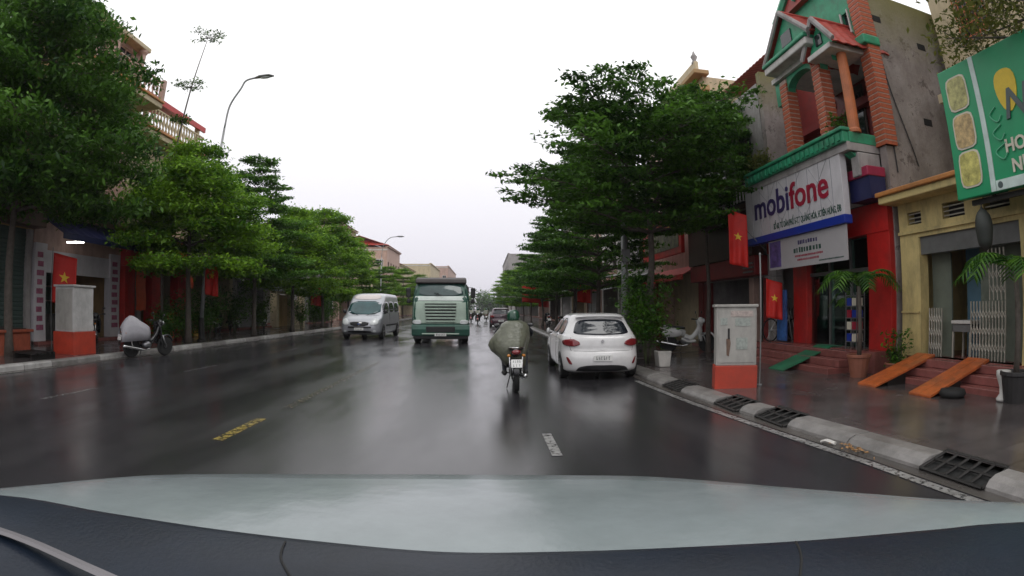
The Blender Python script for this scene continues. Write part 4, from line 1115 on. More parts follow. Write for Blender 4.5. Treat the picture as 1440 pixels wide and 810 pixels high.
class Bd:
    """a building on one side of the street. u runs along the street (y), d is the distance in front of the facade (towards the street), s=+1 right side, -1 left side"""
    def __init__(b, name, label, s, xf, u0, u1, cat='building', group=None):
        b.s, b.xf, b.u0, b.u1 = s, xf, u0, u1
        b.t = thing(name, label, cat, (xf, u0, 0), group)
    def X(b, d): return b.xf - b.s * d
    def B(b, m, u0, u1, d0, d1, z0, z1): return m.box(b.X(d0), b.X(d1), u0, u1, z0, z1)
    def part(b, name, mt, u0, u1, d0, d1, z0, z1, bevel=0.0, parent=None):
        return b.B(MB(), u0, u1, d0, d1, z0, z1).build(name, mt, parent or b.t, bevel=bevel)
    def front(b, name, mt, z0, z1, holes, u0=None, u1=None, d0=-.2, d1=0.0):
        u0 = b.u0 if u0 is None else u0; u1 = b.u1 if u1 is None else u1
        us = sorted({u0, u1, *[h[0] for h in holes], *[h[1] for h in holes]}); zs = sorted({z0, z1, *[h[2] for h in holes], *[h[3] for h in holes]})
        m = MB()
        # one welded sheet with openings, with reveals
        for j in range(len(zs) - 1):
            run = None
            for i in range(len(us) - 1):
                uc, zc = (us[i] + us[i + 1]) / 2, (zs[j] + zs[j + 1]) / 2
                solid = not any(h[0] < uc < h[1] and h[2] < zc < h[3] for h in holes)
                if solid:
                    if run is None: run = us[i]
                    if i == len(us) - 2: b.B(m, run, us[i + 1], d0, d1, zs[j], zs[j + 1])
                elif run is not None:
                    b.B(m, run, us[i], d0, d1, zs[j], zs[j + 1]); run = None
        return m.build(name, mt, b.t)
    def shell(b, mt, H, depth=9.0, back=-.21, z0=0.0):
        m = MB(); e = .002
        b.B(m, b.u0 + e, b.u0 + .2, -depth, back, z0, H); b.B(m, b.u1 - .2, b.u1 - e, -depth, back, z0, H); b.B(m, b.u0 + .2, b.u1 - .2, -depth, -depth + .2, z0, H); b.B(m, b.u0 + .2, b.u1 - .2, -depth + .2, back, H - .2, H)
        return m.build('wall', mt, b.t)
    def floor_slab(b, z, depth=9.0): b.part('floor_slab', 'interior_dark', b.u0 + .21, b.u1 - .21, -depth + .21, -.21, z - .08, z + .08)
    def window(b, u0, u1, z0, z1, frame='dark_wood', mull=1, bars=0, glass='window_glass', sill='white_wall'):
        m = MB(); f = .05; d0, d1 = -.14, -.07
        b.B(m, u0, u0 + f, d0, d1, z0, z1); b.B(m, u1 - f, u1, d0, d1, z0, z1); b.B(m, u0 + f, u1 - f, d0, d1, z0, z0 + f); b.B(m, u0 + f, u1 - f, d0, d1, z1 - f, z1)
        for k in range(mull):
            c = u0 + (u1 - u0) * (k + 1) / (mull + 1); b.B(m, c - .02, c + .02, d0, d1, z0 + f, z1 - f)
        w_ = m.build('window', frame, b.t)
        n = mull + 1
        for k in range(n):
            a = u0 + (u1 - u0) * k / n; c = u0 + (u1 - u0) * (k + 1) / n
            b.part('pane', glass, a + .03, c - .03, -.115, -.10, z0 + .04, z1 - .04, parent=w_)
        for k in range(bars): 
            q = u0 + (u1 - u0) * (k + .5) / bars; b.part('bar', 'steel_grey', q - .01, q + .01, -.05, -.03, z0, z1, parent=w_)
        if sill: b.part('sill', sill, u0 - .08, u1 + .08, -.01, .07, z0 - .08, z0 - .004, parent=w_)
        return w_
    def rail(b, u0, u1, d, z0, z1, mt, n, name='balustrade', bal=None, r=.03, lathe=True):
        root = b.part(name, mt, u0, u1, d - .05, d + .05, z1 - .07, z1, bevel=.01)
        b.part('base_rail', mt, u0, u1, d - .05, d + .05, z0, z0 + .06, parent=root)
        me = None
        for k in range(n):
            q = u0 + (u1 - u0) * (k + .5) / n
            if me is None:
                h = z1 - z0 - .12
                o = MB().lathe([(r * .8, 0), (r * 1.5, h * .08), (r * .7, h * .2), (r * 1.7, h * .45), (r * .7, h * .75), (r * 1.4, h * .92), (r * .8, h)] if lathe else [(r, 0), (r, h)], 8).build('baluster', bal or mt, root, smooth=lathe); me = o.data
            else:
                o = bpy.data.objects.new('baluster', me); COL.objects.link(o); o.parent = root
            o.location = (b.X(d), q, z0 + .055)
    def shutter(b, u0, u1, z0, z1, mt, d=-.12, step=.12):
        root = b.part('shutter', mt, u0, u1, d - .05, d - .03, z0, z1)
        n = int((z1 - z0) / step); me = None
        for k in range(n):
            if me is None:
                o = MB().prism([(0, u0, 0), (-b.s * .022, u0, step * .25), (-b.s * .022, u0, step * .75), (0, u0, step * .94)], (0, u1 - u0, 0)).build('slat', mt, root); me = o.data
            else:
                o = bpy.data.objects.new('slat', me); COL.objects.link(o); o.parent = root
            o.location = (b.X(d - .03), 0, z0 + k * step)
    def awning(b, u0, u1, d, z0, z1, mt, name='awning'):
        n = max(2, int((u1 - u0) / .25)); rows = []
        for i in range(n + 1):
            u = u0 + (u1 - u0) * i / n; rows.append([(b.X(.0), u, z1), (b.X(d * .5), u, (z0 + z1) / 2 + .02 * (i % 2)), (b.X(d), u, z0 + .02 * (i % 2)), (b.X(d + .01), u, z0 - .18)])
        return MB().grid(rows).build(name, mt, b.t, solid=.02)
    def sheet_roof(b, u0, u1, d0, d1, z0, z1, mt, name='roof', pitch=.25):
        """corrugated / tiled sheet from the eave (d0,z0) up to the ridge (d1,z1)"""
        n = max(4, int((u1 - u0) / pitch)) * 2; rows = []
        for i in range(n + 1):
            u = u0 + (u1 - u0) * i / n; o = .03 * (i % 2)
            rows.append([(b.X(d0 + (d1 - d0) * k / 6), u, z0 + (z1 - z0) * k / 6 + o + .015 * (k % 2)) for k in range(7)])
        return MB().grid(rows).build(name, mt, b.t, solid=.03)
    def T(b, s_, size, u, d, z, mt, name='lettering', **k):
        return text(s_, size, face_frame((b.X(d), u, z), (-b.s, 0, 0)), mt, name, k.pop('parent', None) or b.t, **k)

def courses(parent, name, x0, x1, y0, y1, z0, z1, h=.115):
    """brick clad pillar: pale core with recessed joints, courses of brick standing proud"""
    p = MB().box(x0 + .012, x1 - .012, y0 + .012, y1 - .012, z0, z1).build(name, 'brick_joint', parent)
    n = int((z1 - z0) / h); me = None
    for k in range(n):
        if me is None:
            o = MB().box(x0, x1, y0, y1, 0, h * .72).build('brick_course', 'brick', p, bevel=.006); me = o.data; md = o
        else:
            o = bpy.data.objects.new('brick_course', me); COL.objects.link(o); o.parent = p
        o.location = (0, 0, z0 + h * k)
    return p

def flag(label, corner, length, drop, along, pole=None, group='red flags with a yellow star', seed=1, name='flag'):
    """hanging national flag; corner = top corner at the pole, along = direction of the top edge"""
    t = thing(name, label, 'flag', corner, group)
    c = Vector(corner); a = Vector(along).normalized(); nrm = a.cross(Vector((0, 0, 1))).normalized()
    def S(u, v): return c + a * (u * length) + Vector((0, 0, -v * drop - .12 * drop * u * (1 - .4 * v))) + nrm * (.05 * math.sin(u * 7 + v * 3 + seed) * (.3 + v * .5) + .03 * math.sin(u * 13 + seed) * v)
    MB().grid([[S(i / 14, j / 14) for i in range(15)] for j in range(15)]).build('cloth', 'flag_red', t, smooth=True, solid=.006)
    for sd in (-1, 1):
        pts = []
        for k in range(10):
            r_ = .23 if k % 2 == 0 else .092; an = math.pi / 2 + k * math.pi / 5
            pts.append((.5 + r_ * math.cos(an) * (drop / length if drop < length else 1), .46 - r_ * math.sin(an) * (1 if drop < length else length / drop)))
        m = MB(); m.v = [tuple(S(.5, .46) + nrm * .009 * sd)] + [tuple(S(*p) + nrm * .009 * sd) for p in pts]
        m.f = [(0, 1 + k, 1 + (k + 1) % 10) for k in range(10)]
        m.build('star', 'flag_yellow', t, solid=.002)
    if pole:
        MB().tube([pole[0], pole[1]], .014, 7).build('pole', 'steel_grey', t)
    return t
mat('flag_red', (0.62, 0.02, 0.012), 0.6, var=0.12, bump=0.1, bscale=6); mat('flag_yellow', (0.85, 0.55, 0.04), 0.6, var=0.05)

# ================================================================== right side
# ---- weathered townhouse with green gables over the phone shop
H = Bd('townhouse', 'tall townhouse with green gables, brick pillars and weathered grey side wall', 1, 8.0, 8.2, 13.4)
T_ = H.t
MB().box(8.0, 14.5, 8.2, 8.42, 0, 8.55).build('side_wall', 'weathered', T_)
MB().box(8.0, 14.5, 13.2, 13.4, 0, 8.5).build('side_wall', 'weathered', T_)
for k, (x, z) in enumerate([(8.35, 7.75), (9.75, 7.35), (9.4, 5.4)]):
    MB().box(x, x + .28, 8.192, 8.21, z, z + .16).build('vent_hole', 'pit', T_)
MB().box(9.2, 9.4, 8.42, 13.2, 4.7, 8.5).build('upper_wall', 'red_dark', T_)
MB().box(9.4, 14.5, 8.42, 13.2, 8.3, 8.5).build('flat_roof', 'grey_wall', T_)
for y0, y1 in ((8.75, 9.55), (9.95, 10.75), (11.2, 12.0)):
    d_ = MB().box(9.14, 9.2, y0, y1, 4.95, 7.0).build('door', 'dark_wood', T_, bevel=.01)
    for q in (0, 1): MB().box(9.125, 9.14, y0 + .06 + q * .37, y0 + .37 + q * .37, 5.6, 6.8).build('pane', 'window_glass', d_)
MB().box(8.95, 9.2, 8.45, 13.2, 6.35, 6.55).build('lintel', 'red_dark', T_)
# balcony slab and green moulded parapet
MB().box(7.1, 9.2, 8.45, 13.2, 4.62, 4.80).build('balcony_slab', 'grey_wall', T_)
bp_ = MB().box(7.02, 7.18, 8.46, 13.0, 4.78, 5.02).build('balcony_parapet', 'green_trim', T_, bevel=.02)
MB().box(6.97, 7.22, 8.43, 13.0, 5.02, 5.10).build('coping', 'green_trim', bp_, bevel=.02)
for k in range(22): MB().box(6.985, 7.02, 8.55 + k * .2, 8.66 + k * .2, 4.82, 4.98).build('dentil', 'green_trim', bp_, bevel=.01)
MB().box(7.18, 8.0, 8.44, 8.56, 4.78, 5.02).build('balcony_end', 'green_trim', T_, bevel=.02)
MB().prism([(7.2, 8.5, 4.60), (7.95, 8.5, 4.60), (7.95, 8.5, 4.15)], (0, .25, 0)).build('bracket', 'green_trim', T_, bevel=.02)
MB().box(7.35, 7.99, 8.43, 8.7, 4.1, 4.6).build('corbel', 'grey_wall', T_, bevel=.03)
# brick clad corner and porch pillars
courses(T_, 'corner_pier', 7.93, 8.28, 8.10, 8.46, 4.75, 9.3)
courses(T_, 'porch_pillar', 7.20, 7.52, 9.15, 9.47, 5.02, 7.0)
courses(T_, 'porch_pillar', 7.20, 7.52, 10.62, 10.94, 5.02, 7.05)
MB().lathe([(.15, 0), (.15, .06), (.125, .1), (.115, 1.9), (.15, 1.96), (.17, 2.05)], 16, (7.42, 8.52, 5.02)).build('porch_column', 'pillar_orange', T_, smooth=False)
MB().box(8.3, 8.55, 8.47, 8.75, 5.0, 7.0).build('porch_pier', 'pillar_orange', T_)
# arched green beams and canopy slab
for y0, y1 in ((8.65, 9.15), (9.47, 10.62)):
    P = []
    n = 10
    for k in range(n + 1):
        a = math.pi * k / n; P.append((7.25, (y0 + y1) / 2 - (y1 - y0) / 2 * math.cos(a), 6.72 + .30 * math.sin(a)))
    MB().prism(P + [(7.25, y1, 7.12), (7.25, y0, 7.12)], (.22, 0, 0)).build('arch', 'green_trim', T_)
MB().box(7.25, 7.47, 10.94, 11.2, 6.5, 7.12).build('arch_end', 'green_trim', T_)
MB().box(7.15, 9.2, 8.40, 11.2, 7.10, 7.22).build('canopy_soffit', 'white_wall', T_)
MB().box(6.85, 9.2, 9.0, 11.0, 7.22, 7.40).build('canopy_slab', 'white_wall', T_, bevel=.03)
MB().box(6.80, 9.2, 8.98, 11.02, 7.40, 7.50).build('canopy_edge', 'green_trim', T_, bevel=.03)
def gable(yc, hw_, zb, za, x0, x1, nm):
    g = MB().prism([(x0 + .12, yc - hw_, zb), (x0 + .12, yc + hw_, zb), (x0 + .12, yc, za)], (.12, 0, 0)).build(nm, 'green_trim', T_)
    for s_ in (-1, 1):
        n = 12; rows = []
        for i in range(n + 1):
            t = i / n; x = x0 + (x1 - x0) * t
            rows.append([(x, yc + s_ * (hw_ + .14) * k / 7, za + .10 - (za - zb + .14 * (za - zb) / hw_) * k / 7 + .03 * (i % 2) + .025 * ((k + 1) % 2)) for k in range(8)])
        MB().grid(rows).build('roof_tiles', 'roof_red', g, solid=.03)
        MB().tube([(x0, yc, za + .13), (x0, yc + s_ * (hw_ + .15), zb - .02)], [(.05, .07)] * 2, 6).build('verge', 'grey_wall', g)
    MB().tube([(x0, yc, za + .15), (x1, yc, za + .15)], .05, 8).build('ridge', 'roof_red', g)
    MB().box(x0 + .09, x0 + .13, yc - hw_ * .25, yc + hw_ * .25, zb + .12, zb + .12 + (za - zb) * .4).build('gable_panel', 'window_glass', g)
gable(9.9, .92, 7.50, 8.36, 6.85, 9.2, 'big_gable')
gable(8.78, .48, 6.98, 7.62, 6.95, 8.6, 'small_gable')
MB().box(6.98, 8.0, 8.32, 9.24, 6.84, 6.97).build('eave', 'white_wall', T_, bevel=.02)
# attic storey: green front with a small window, brick quoin, big top gable
A = MB(); 
H.front('attic_front', 'green_trim', 7.25, 9.2, [(8.62, 8.86, 7.62, 8.12)], 8.46, 11.3, -.2, .0)
aw = MB().box(8.08, 8.12, 8.62, 8.86, 7.62, 8.12).build('window', 'window_glass', T_)
MB().box(7.96, 8.02, 8.58, 8.62, 7.58, 8.16).build('window_jamb', 'white_wall', T_); MB().box(7.96, 8.02, 8.86, 8.90, 7.58, 8.16).build('window_jamb', 'white_wall', T_); MB().box(7.95, 8.03, 8.56, 8.92, 7.53, 7.58).build('sill', 'white_wall', T_)
MB().box(7.80, 8.3, 8.06, 8.62, 7.02, 7.24).build('string_course', 'green_trim', T_, bevel=.03)
MB().prism([(7.82, 8.3, 9.2), (7.82, 11.4, 9.2), (7.82, 9.85, 10.3)], (.3, 0, 0)).build('top_gable', 'roof_red', T_)
for s_ in (-1, 1): MB().tube([(7.8, 9.85, 10.3), (7.8, 9.85 + s_ * 1.65, 9.15)], [(.1, .16)] * 2, 6).build('barge_board', 'green_trim', T_)
MB().tube(smooth_path([(7.8, 9.3, 9.35), (7.78, 9.6, 9.6), (7.78, 9.85, 9.4), (7.78, 10.1, 9.65), (7.8, 10.4, 9.35)], 4), .07, 7).build('moulded_scroll', 'green_trim', T_)
# ground floor shop
MB().box(7.55, 14.4, 8.42, 13.2, .10, .60).build('shop_floor', 'tile_step', T_)
for k in range(3):
    MB().box(6.70 + .29 * k, 7.56, 8.95, 13.35, .12 + .155 * k + (.003 if k else 0), .12 + .155 * (k + 1)).build('step', 'tile_step', T_, bevel=.012)
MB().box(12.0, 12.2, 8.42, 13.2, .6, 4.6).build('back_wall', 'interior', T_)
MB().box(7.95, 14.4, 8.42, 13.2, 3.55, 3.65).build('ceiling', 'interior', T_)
MB().box(7.86, 8.12, 8.24, 8.98, .60, 3.3).build('red_pier', 'red_paint', T_, bevel=.01)
MB().box(7.86, 8.12, 11.42, 12.06, .60, 3.0).build('red_pier', 'red_paint', T_, bevel=.01)
MB().box(7.84, 8.14, 8.23, 13.4, 3.0, 3.6).build('red_beam', 'red_paint', T_)
MB().box(7.86, 8.1, 12.95, 13.4, .6, 3.0).build('grey_pier', 'grey_wall', T_)
for y0, y1 in ((8.98, 9.72), (9.78, 10.56), (10.62, 11.42)):
    g_ = MB().box(8.02, 8.04, y0, y1, .62, 2.95).build('glass_panel', 'shop_glass', T_)
    MB().box(8.0, 8.06, y0 - .03, y0 + .03, .6, 3.0).build('mullion', 'steel_grey', g_)
MB().box(7.98, 8.07, 8.98, 11.42, 2.25, 2.33).build('transom', 'steel_grey', T_)
MB().box(8.55, 8.6, 9.75, 11.3, .6, 3.1).build('sheen_board', mat('teal_sheen', (.42, .60, .56), .4, var=.2), T_); MB().box(9.0, 9.05, 8.5, 9.6, 1.5, 3.1).build('sheen_board', 'teal_sheen', T_)  # pale teal panels added behind the glass to imitate its bright reflection
MB().box(8.6, 9.2, 9.0, 9.7, .6, 1.5).build('counter', 'white_wall', T_, bevel=.02); MB().box(9.4, 10.0, 10.2, 11.2, .6, 1.4).build('counter', 'navy', T_, bevel=.02)
MB().box(7.45, 7.9, 8.26, 8.95, 3.62, 4.08).build('side_fascia', 'navy', T_); MB().box(7.4, 7.92, 8.24, 8.97, 4.08, 4.28).build('side_fascia_top', 'magenta_paint', T_, bevel=.02)
for s_, e_ in (((8.02, 8.17, 8.0), (8.25, 8.18, 4.2)), ((8.3, 8.17, 7.2), (8.95, 8.17, 4.4))):
    MB().tube(smooth_path([s_, (s_[0] + .12, 8.17, (s_[2] + e_[2]) / 2 + .2), e_], 5), .014, 5).build('cable', 'black_trim', T_)
# phone shop fascia sign
S_ = thing('shop_sign', 'large white phone shop sign with blue and red lettering and blue base band', 'sign', (7.15, 11, 4))
mat('sign_white', (0.60, 0.58, 0.60), 0.35, var=0.08, streak=0.12); mat('sign_line', (0.30, 0.29, 0.32), 0.5); mat('logo_blue', (0.045, 0.03, 0.12), 0.4, var=.3); mat('logo_red', (0.33, 0.015, 0.04), 0.4); mat('ink', (0.02, 0.07, 0.05), .5)
MB().box(7.12, 7.30, 8.80, 13.22, 3.36, 4.84).build('panel', 'sign_white', S_, bevel=.01)
MB().box(7.10, 7.32, 8.78, 13.24, 3.18, 3.36).build('base_band', 'blue_paint', S_, bevel=.01)
MB().box(7.09, 7.33, 8.77, 13.25, 4.84, 4.90).build('top_edge', 'sign_white', S_, bevel=.01)
for k in range(9): MB().box(7.112, 7.12, 9.15 + k * .46, 9.16 + k * .46, 3.37, 4.83).build('seam', 'sign_line', S_)
for k, (a, b_) in enumerate([((9.1, 3.5), (10.2, 4.8)), ((9.1, 4.8), (10.3, 3.5)), ((10.2, 4.8), (11.3, 3.6)), ((10.3, 3.5), (11.5, 4.7)), ((11.5, 4.7), (12.3, 3.7)), ((11.3, 3.6), (12.6, 4.7))]):
    MB().tube([(7.116, a[0], a[1]), (7.116, b_[0], b_[1])], .006, 4).build('line', 'sign_line', S_)
F = lambda u, z, d=7.118: face_frame((d, u, z), (-1, 0, 0))
text('mobi', .86, F(11.82, 4.08), 'logo_blue', 'lettering', S_, .015, fit=1.74, bold=.014); text('fone', .86, F(10.10, 4.08), 'logo_red', 'lettering', S_, .015, fit=1.62, bold=.014)
text('SỐ 60, TỔ DÂN PHỐ 5-T.T QUẢNG HÓA, H.TIÊN HƯNG, ĐB' , .20, F(10.32, 3.50), 'ink', 'lettering', S_, .004, fit=2.85, bold=.005)
Bn = thing('banner', 'white printed banner hanging under the phone shop sign', 'banner', (7.2, 10.5, 2.8))
mat('banner_white', (0.45, 0.43, 0.44), 0.4, var=.06); mat('banner_pic', (0.10, 0.07, 0.22), 0.5, var=.6, vscale=6)
MB().box(7.18, 7.20, 8.84, 12.15, 2.44, 3.17).build('sheet', 'banner_white', Bn)
MB().box(7.172, 7.18, 11.55, 12.10, 2.50, 3.14).build('print', 'banner_pic', Bn)
rg_ = random.Random(17)
for zc, h, u0_, u1_, m_ in ((3.0, .10, 10.75, 9.95, 'logo_blue'), (2.83, .13, 10.95, 9.75, 'ink'), (2.69, .05, 10.9, 9.75, 'logo_red'), (2.60, .05, 10.8, 9.9, 'logo_red'), (2.52, .035, 9.9, 9.0, 'ink')):   # printed lines, too blurred to read
    m = MB(); u = u0_
    while u > u1_:
        w_ = h * rg_.uniform(.35, .7); m.box(7.175, 7.18, u - w_, u, zc - h / 2 * rg_.uniform(.8, 1), zc + h / 2 * rg_.uniform(.6, 1)); u -= w_ + h * rg_.uniform(.2, .5)
    m.build('printed_line', m_, Bn, kind='stuff')
# green carpet strip over the steps
MB().prism([(6.25, 10.0, .145), (7.62, 10.0, .615), (7.9, 10.0, .615), (7.9, 10.0, .63), (7.6, 10.0, .635), (6.25, 10.0, .165)], (0, .62, 0)).build('ramp', 'green_mat', label='green carpeted ramp up the phone shop steps', cat='ramp')

# ---- low yellow house with folding gate
Y = Bd('gate_house', 'low yellow house with folding gate and barred vents beside the townhouse', 1, 8.0, 3.0, 8.06)
Y.front('front_wall', 'yellow_wall', 0, 3.46, [(5.05, 7.52, .55, 2.78), (7.40, 7.80, 3.03, 3.27), (6.25, 6.82, 3.02, 3.30), (5.2, 5.8, 3.02, 3.30)], d0=-.25)
Y.shell('yellow_wall', 3.46, 6.0, -.26)
Y.part('cornice', 'yellow_wall', 2.9, 8.18, -.3, .45, 3.462, 3.60, .02); Y.part('cornice_top', 'orange_trim', 2.85, 8.2, -.3, .52, 3.60, 3.69, .02)
Y.part('moulding', 'yellow_wall', 3.0, 8.06, .0, .05, 2.86, 2.92); Y.part('dado', 'yellow_wall', 7.54, 8.06, .0, .03, 1.36, 1.39); 
Y.part('floor', 'tile_step', 3.2, 7.86, -5.8, .06, .40, .55)
for (u0, u1) in ((7.40, 7.80), (6.25, 6.82), (5.2, 5.8)):
    v = Y.part('vent', 'interior_dark', u0, u1, -.24, -.22, 3.02, 3.30)
    for k in range(3): Y.part('bar', 'gate_metal', u0, u1, -.08, -.05, 3.07 + .08 * k, 3.09 + .08 * k, parent=v)
Y.part('roller_hood', 'steel_grey', 5.05, 7.52, -.22, -.05, 2.45, 2.78); 
Y.part('inner_wall', 'interior', 3.3, 7.8, -3.2, -3.1, .55, 3.3)
mat('blue_door', (0.10, 0.19, 0.25), .5, var=.15); mat('green_grey', (0.13, 0.15, 0.12), .5, var=.2)
Y.part('blue_panel', 'blue_door', 6.30, 6.98, -.9, -.86, .55, 2.75); Y.part('grey_leaf', 'green_grey', 6.99, 7.50, -.40, -.36, .55, 2.6); Y.part('grey_leaf', 'green_grey', 5.06, 6.28, -.45, -.41, .55, 2.62)
fg = thing('folding_gate', 'pale folding lattice gate standing open in the yellow house doorway', 'gate', (8.05, 6, .55))
def lattice(u0, u1, z0, zt, n):
    for k in range(n + 1):
        u = u0 + (u1 - u0) * k / n; MB().box(8.10, 8.125, u - .009, u + .009, z0, zt(k / n)).build('bar', 'gate_metal', fg)
        if k < n:
            du = (u1 - u0) / n
            for zz in (.22, .5, .78):
                h = (zt(0) - z0) * zz + z0
                for a_, b_ in ((-.07, .07), (.07, -.07)): MB().tube([(8.10, u, h + a_), (8.10, u + du, h + b_)], .006, 4).build('lattice_strip', 'gate_metal', fg)
lattice(5.50, 6.30, .56, lambda t: 1.55 if t < .5 else 1.55, 11); lattice(7.05, 7.38, .56, lambda t: 1.45, 5); lattice(5.5, 5.85, 1.56, lambda t: 2.4, 4)
tb = thing('stool', 'small pale table standing in the gate opening', 'table', (8.35, 6.65, .55))
MB().box(8.2, 8.6, 6.38, 6.88, 1.16, 1.22).build('top', 'white_wall', tb, bevel=.01); MB().box(8.22, 8.58, 6.4, 6.86, 1.02, 1.15).build('apron', 'steel_grey', tb)
for x in (8.22, 8.55):
    for y in (6.40, 6.83): MB().box(x, x + .035, y, y + .035, .55, 1.03).build('leg', 'gate_metal', tb)
# steps and ramps
st_ = thing('steps', 'brick red steps leading up to the folding gate', 'steps', (7.5, 6, SW))
for k in range(3): MB().box(7.15 + .28 * k, 7.99, 4.6, 7.5, .12 + .14 * k + (.003 if k else 0), .12 + .14 * (k + 1)).build('tread', 'tile_step', st_, bevel=.012)
for yc, lab in ((7.32, 'orange ramp plank beside the red pier of the phone shop'), (5.98, 'orange ramp plank next to the black rubber tyre')):
    r_ = thing('ramp', lab, 'ramp', (6.4, yc, SW))
    for k in range(2):
        a = yc - .25 + .25 * k
        MB().prism([(6.38, a, .145), (7.95, a, .57), (7.95, a, .62), (6.38, a, .185)], (0, .245, 0)).build('plank', 'orange_ramp', r_, bevel=.006)
    for s_ in (-.24, .22): MB().prism([(6.7, yc + s_, .15), (7.15, yc + s_, .15), (7.15, yc + s_, .355), (6.7, yc + s_, .235)], (0, .03, 0)).build('support', 'iron', r_)
tyr = MB().lathe([(.13, 0), (.2, .01), (.225, .06), (.2, .12), (.13, .13), (.10, .07)], 24, (6.72, 5.55, .15)).build('tyre', 'tyre', smooth=True, label='black rubber tyre lying flat at the foot of the ramp', cat='tyre')
vs_ = MB().lathe([(.09, 0), (.10, .03), (.05, .10), (.06, .2), (.09, .28), (.12, .36), (.12, .42), (.10, .43)], 16, (7.0, 4.75, .16)).build('urn', 'white_wall', smooth=True, label='small white pedestal urn beside the red steps', cat='urn')
# ---- green drinks sign
G = thing('drinks_sign', 'big green fruit drink sign with three framed pictures above the yellow house', 'sign', (7.3, 5, 4))
mat('sign_green', (0.012, 0.30, 0.125), 0.35, var=.06); mat('frame_white', (0.62, 0.58, 0.47), .4); mat('food', (0.42, 0.40, 0.16), .5, var=.55, vscale=9); mat('food2', (0.50, 0.36, 0.17), .5, var=.5, vscale=10); mat('food3', (0.52, 0.48, 0.14), .5, var=.5, vscale=9); mat('lemon', (0.70, 0.50, 0.03), .4, var=.15); mat('pale_strip', (0.55, 0.66, 0.62), .4); mat('script_grey', (0.07, 0.10, 0.10), .3)
MB().box(7.28, 7.42, 1.6, 5.82, 3.12, 5.28).build('panel', 'sign_green', G, bevel=.02)
MB().box(7.265, 7.28, 4.96, 5.06, 3.13, 5.27).build('divider', 'pale_strip', G); MB().box(7.266, 7.279, 1.6, 4.95, 3.13, 3.28).build('footer', 'pale_strip', G)
for (zc, m_) in ((4.80, 'food'), (4.17, 'food2'), (3.56, 'food3')):
    pts = []
    for k in range(24):
        a = 2 * math.pi * k / 24; c, s_ = math.cos(a), math.sin(a); q = (abs(c) ** 5 + abs(s_) ** 5) ** (-1 / 5); pts.append((7.262, 5.44 + .235 * c * q, zc + .29 * s_ * q))
    fr = MB().prism(pts, (.018, 0, 0)).build('picture_frame', 'frame_white', G)
    MB().prism([(7.255, 5.44 + (p[1] - 5.44) * .88, zc + (p[2] - zc) * .9) for p in pts], (.008, 0, 0)).build('picture', m_, fr)
pts = [(7.262, 4.42 + .22 * math.cos(a * .35), 4.58 + .33 * math.sin(a * .35) + .05 * math.cos(a * .7)) for a in range(18)]
MB().prism(pts, (.016, 0, 0)).build('fruit', 'lemon', G)
FG = lambda u, z: face_frame((7.262, u, z), (-1, 0, 0))
text('N', .62, FG(4.56, 4.30), 'script_grey', 'lettering', G, .01, align='LEFT', shear=.25, bold=.01)
text('HOA', .27, FG(4.66, 3.72), 'frame_white', 'lettering', G, .008, align='LEFT', bold=.008)
text('NƯ', .27, FG(4.58, 3.42), 'frame_white', 'lettering', G, .008, align='LEFT', bold=.008)
for k in range(3):
    MB().tube(smooth_path([(7.26, 4.72 - .05 * k, 4.35 - .28 * k), (7.26, 4.85, 4.25 - .28 * k), (7.26, 4.72, 4.12 - .28 * k), (7.26, 4.62, 4.2 - .28 * k)], 4), .012, 5).build('flourish', mat('flourish', (.10, .42, .24), .4), G)
MB().lathe([(.05, 0), (.05, .006)], 14, (7.264, 4.86, 3.205), Matrix.Rotation(R(-90), 4, 'Y')).build('phone_mark', 'script_grey', G)
for u in (5.5, 4.2, 2.6): MB().box(7.42, 8.0, u - .03, u + .03, 3.22, 3.28).build('bracket', 'iron', G)
MB().box(7.40, 7.46, 1.8, 5.6, 3.02, 3.10).build('support_bar', 'iron', G)
hb_ = MB().tube(smooth_path([(7.42, 5.42, 3.05), (7.42, 5.42, 2.95), (7.42, 5.40, 2.7), (7.42, 5.40, 2.42), (7.42, 5.40, 2.3)], 4), [.012] * 4 + [.03, .09, .13, .15, .16, .16, .15, .14, .13, .11, .08, .05, .02], 10).build('hanging_bag', mat('bag_dark', (.03, .035, .03), .6), smooth=True, label='dark bag hanging below the green sign before the gate', cat='bag')
# ---- tall yellow block set back behind
K = Bd('apartment_block', 'tall cream block set back behind the green sign, red window grille', 1, 10.3, 2.2, 7.9)
K.front('front_wall', 'cream_wall', 0, 13, [(6.2, 7.1, 7.2, 8.5), (3.6, 4.6, 7.2, 8.5), (6.2, 7.1, 10.2, 11.5)])
K.shell('cream_wall', 13, 8)
for (u0, u1, z0, z1) in ((6.2, 7.1, 7.2, 8.5), (3.6, 4.6, 7.2, 8.5), (6.2, 7.1, 10.2, 11.5)): 
    w_ = K.window(u0, u1, z0, z1)
    for k in range(7): K.part('grille_bar', 'pillar_orange', u0 + (u1 - u0) * k / 6.0 - .012, u0 + (u1 - u0) * k / 6.0 + .012, .06, .085, z0 - .1, z1 + .05, parent=w_)
    for k in range(4): K.part('grille_bar', 'pillar_orange', u0, u1, .086, .105, z0 + .3 * k, z0 + .3 * k + .025, parent=w_)
K.part('balcony', 'cream_wall', 2.2, 7.95, 0, .5, 5.9, 6.1); K.part('string_course', 'white_wall', 2.2, 7.95, 0, .12, 8.9, 9.05)

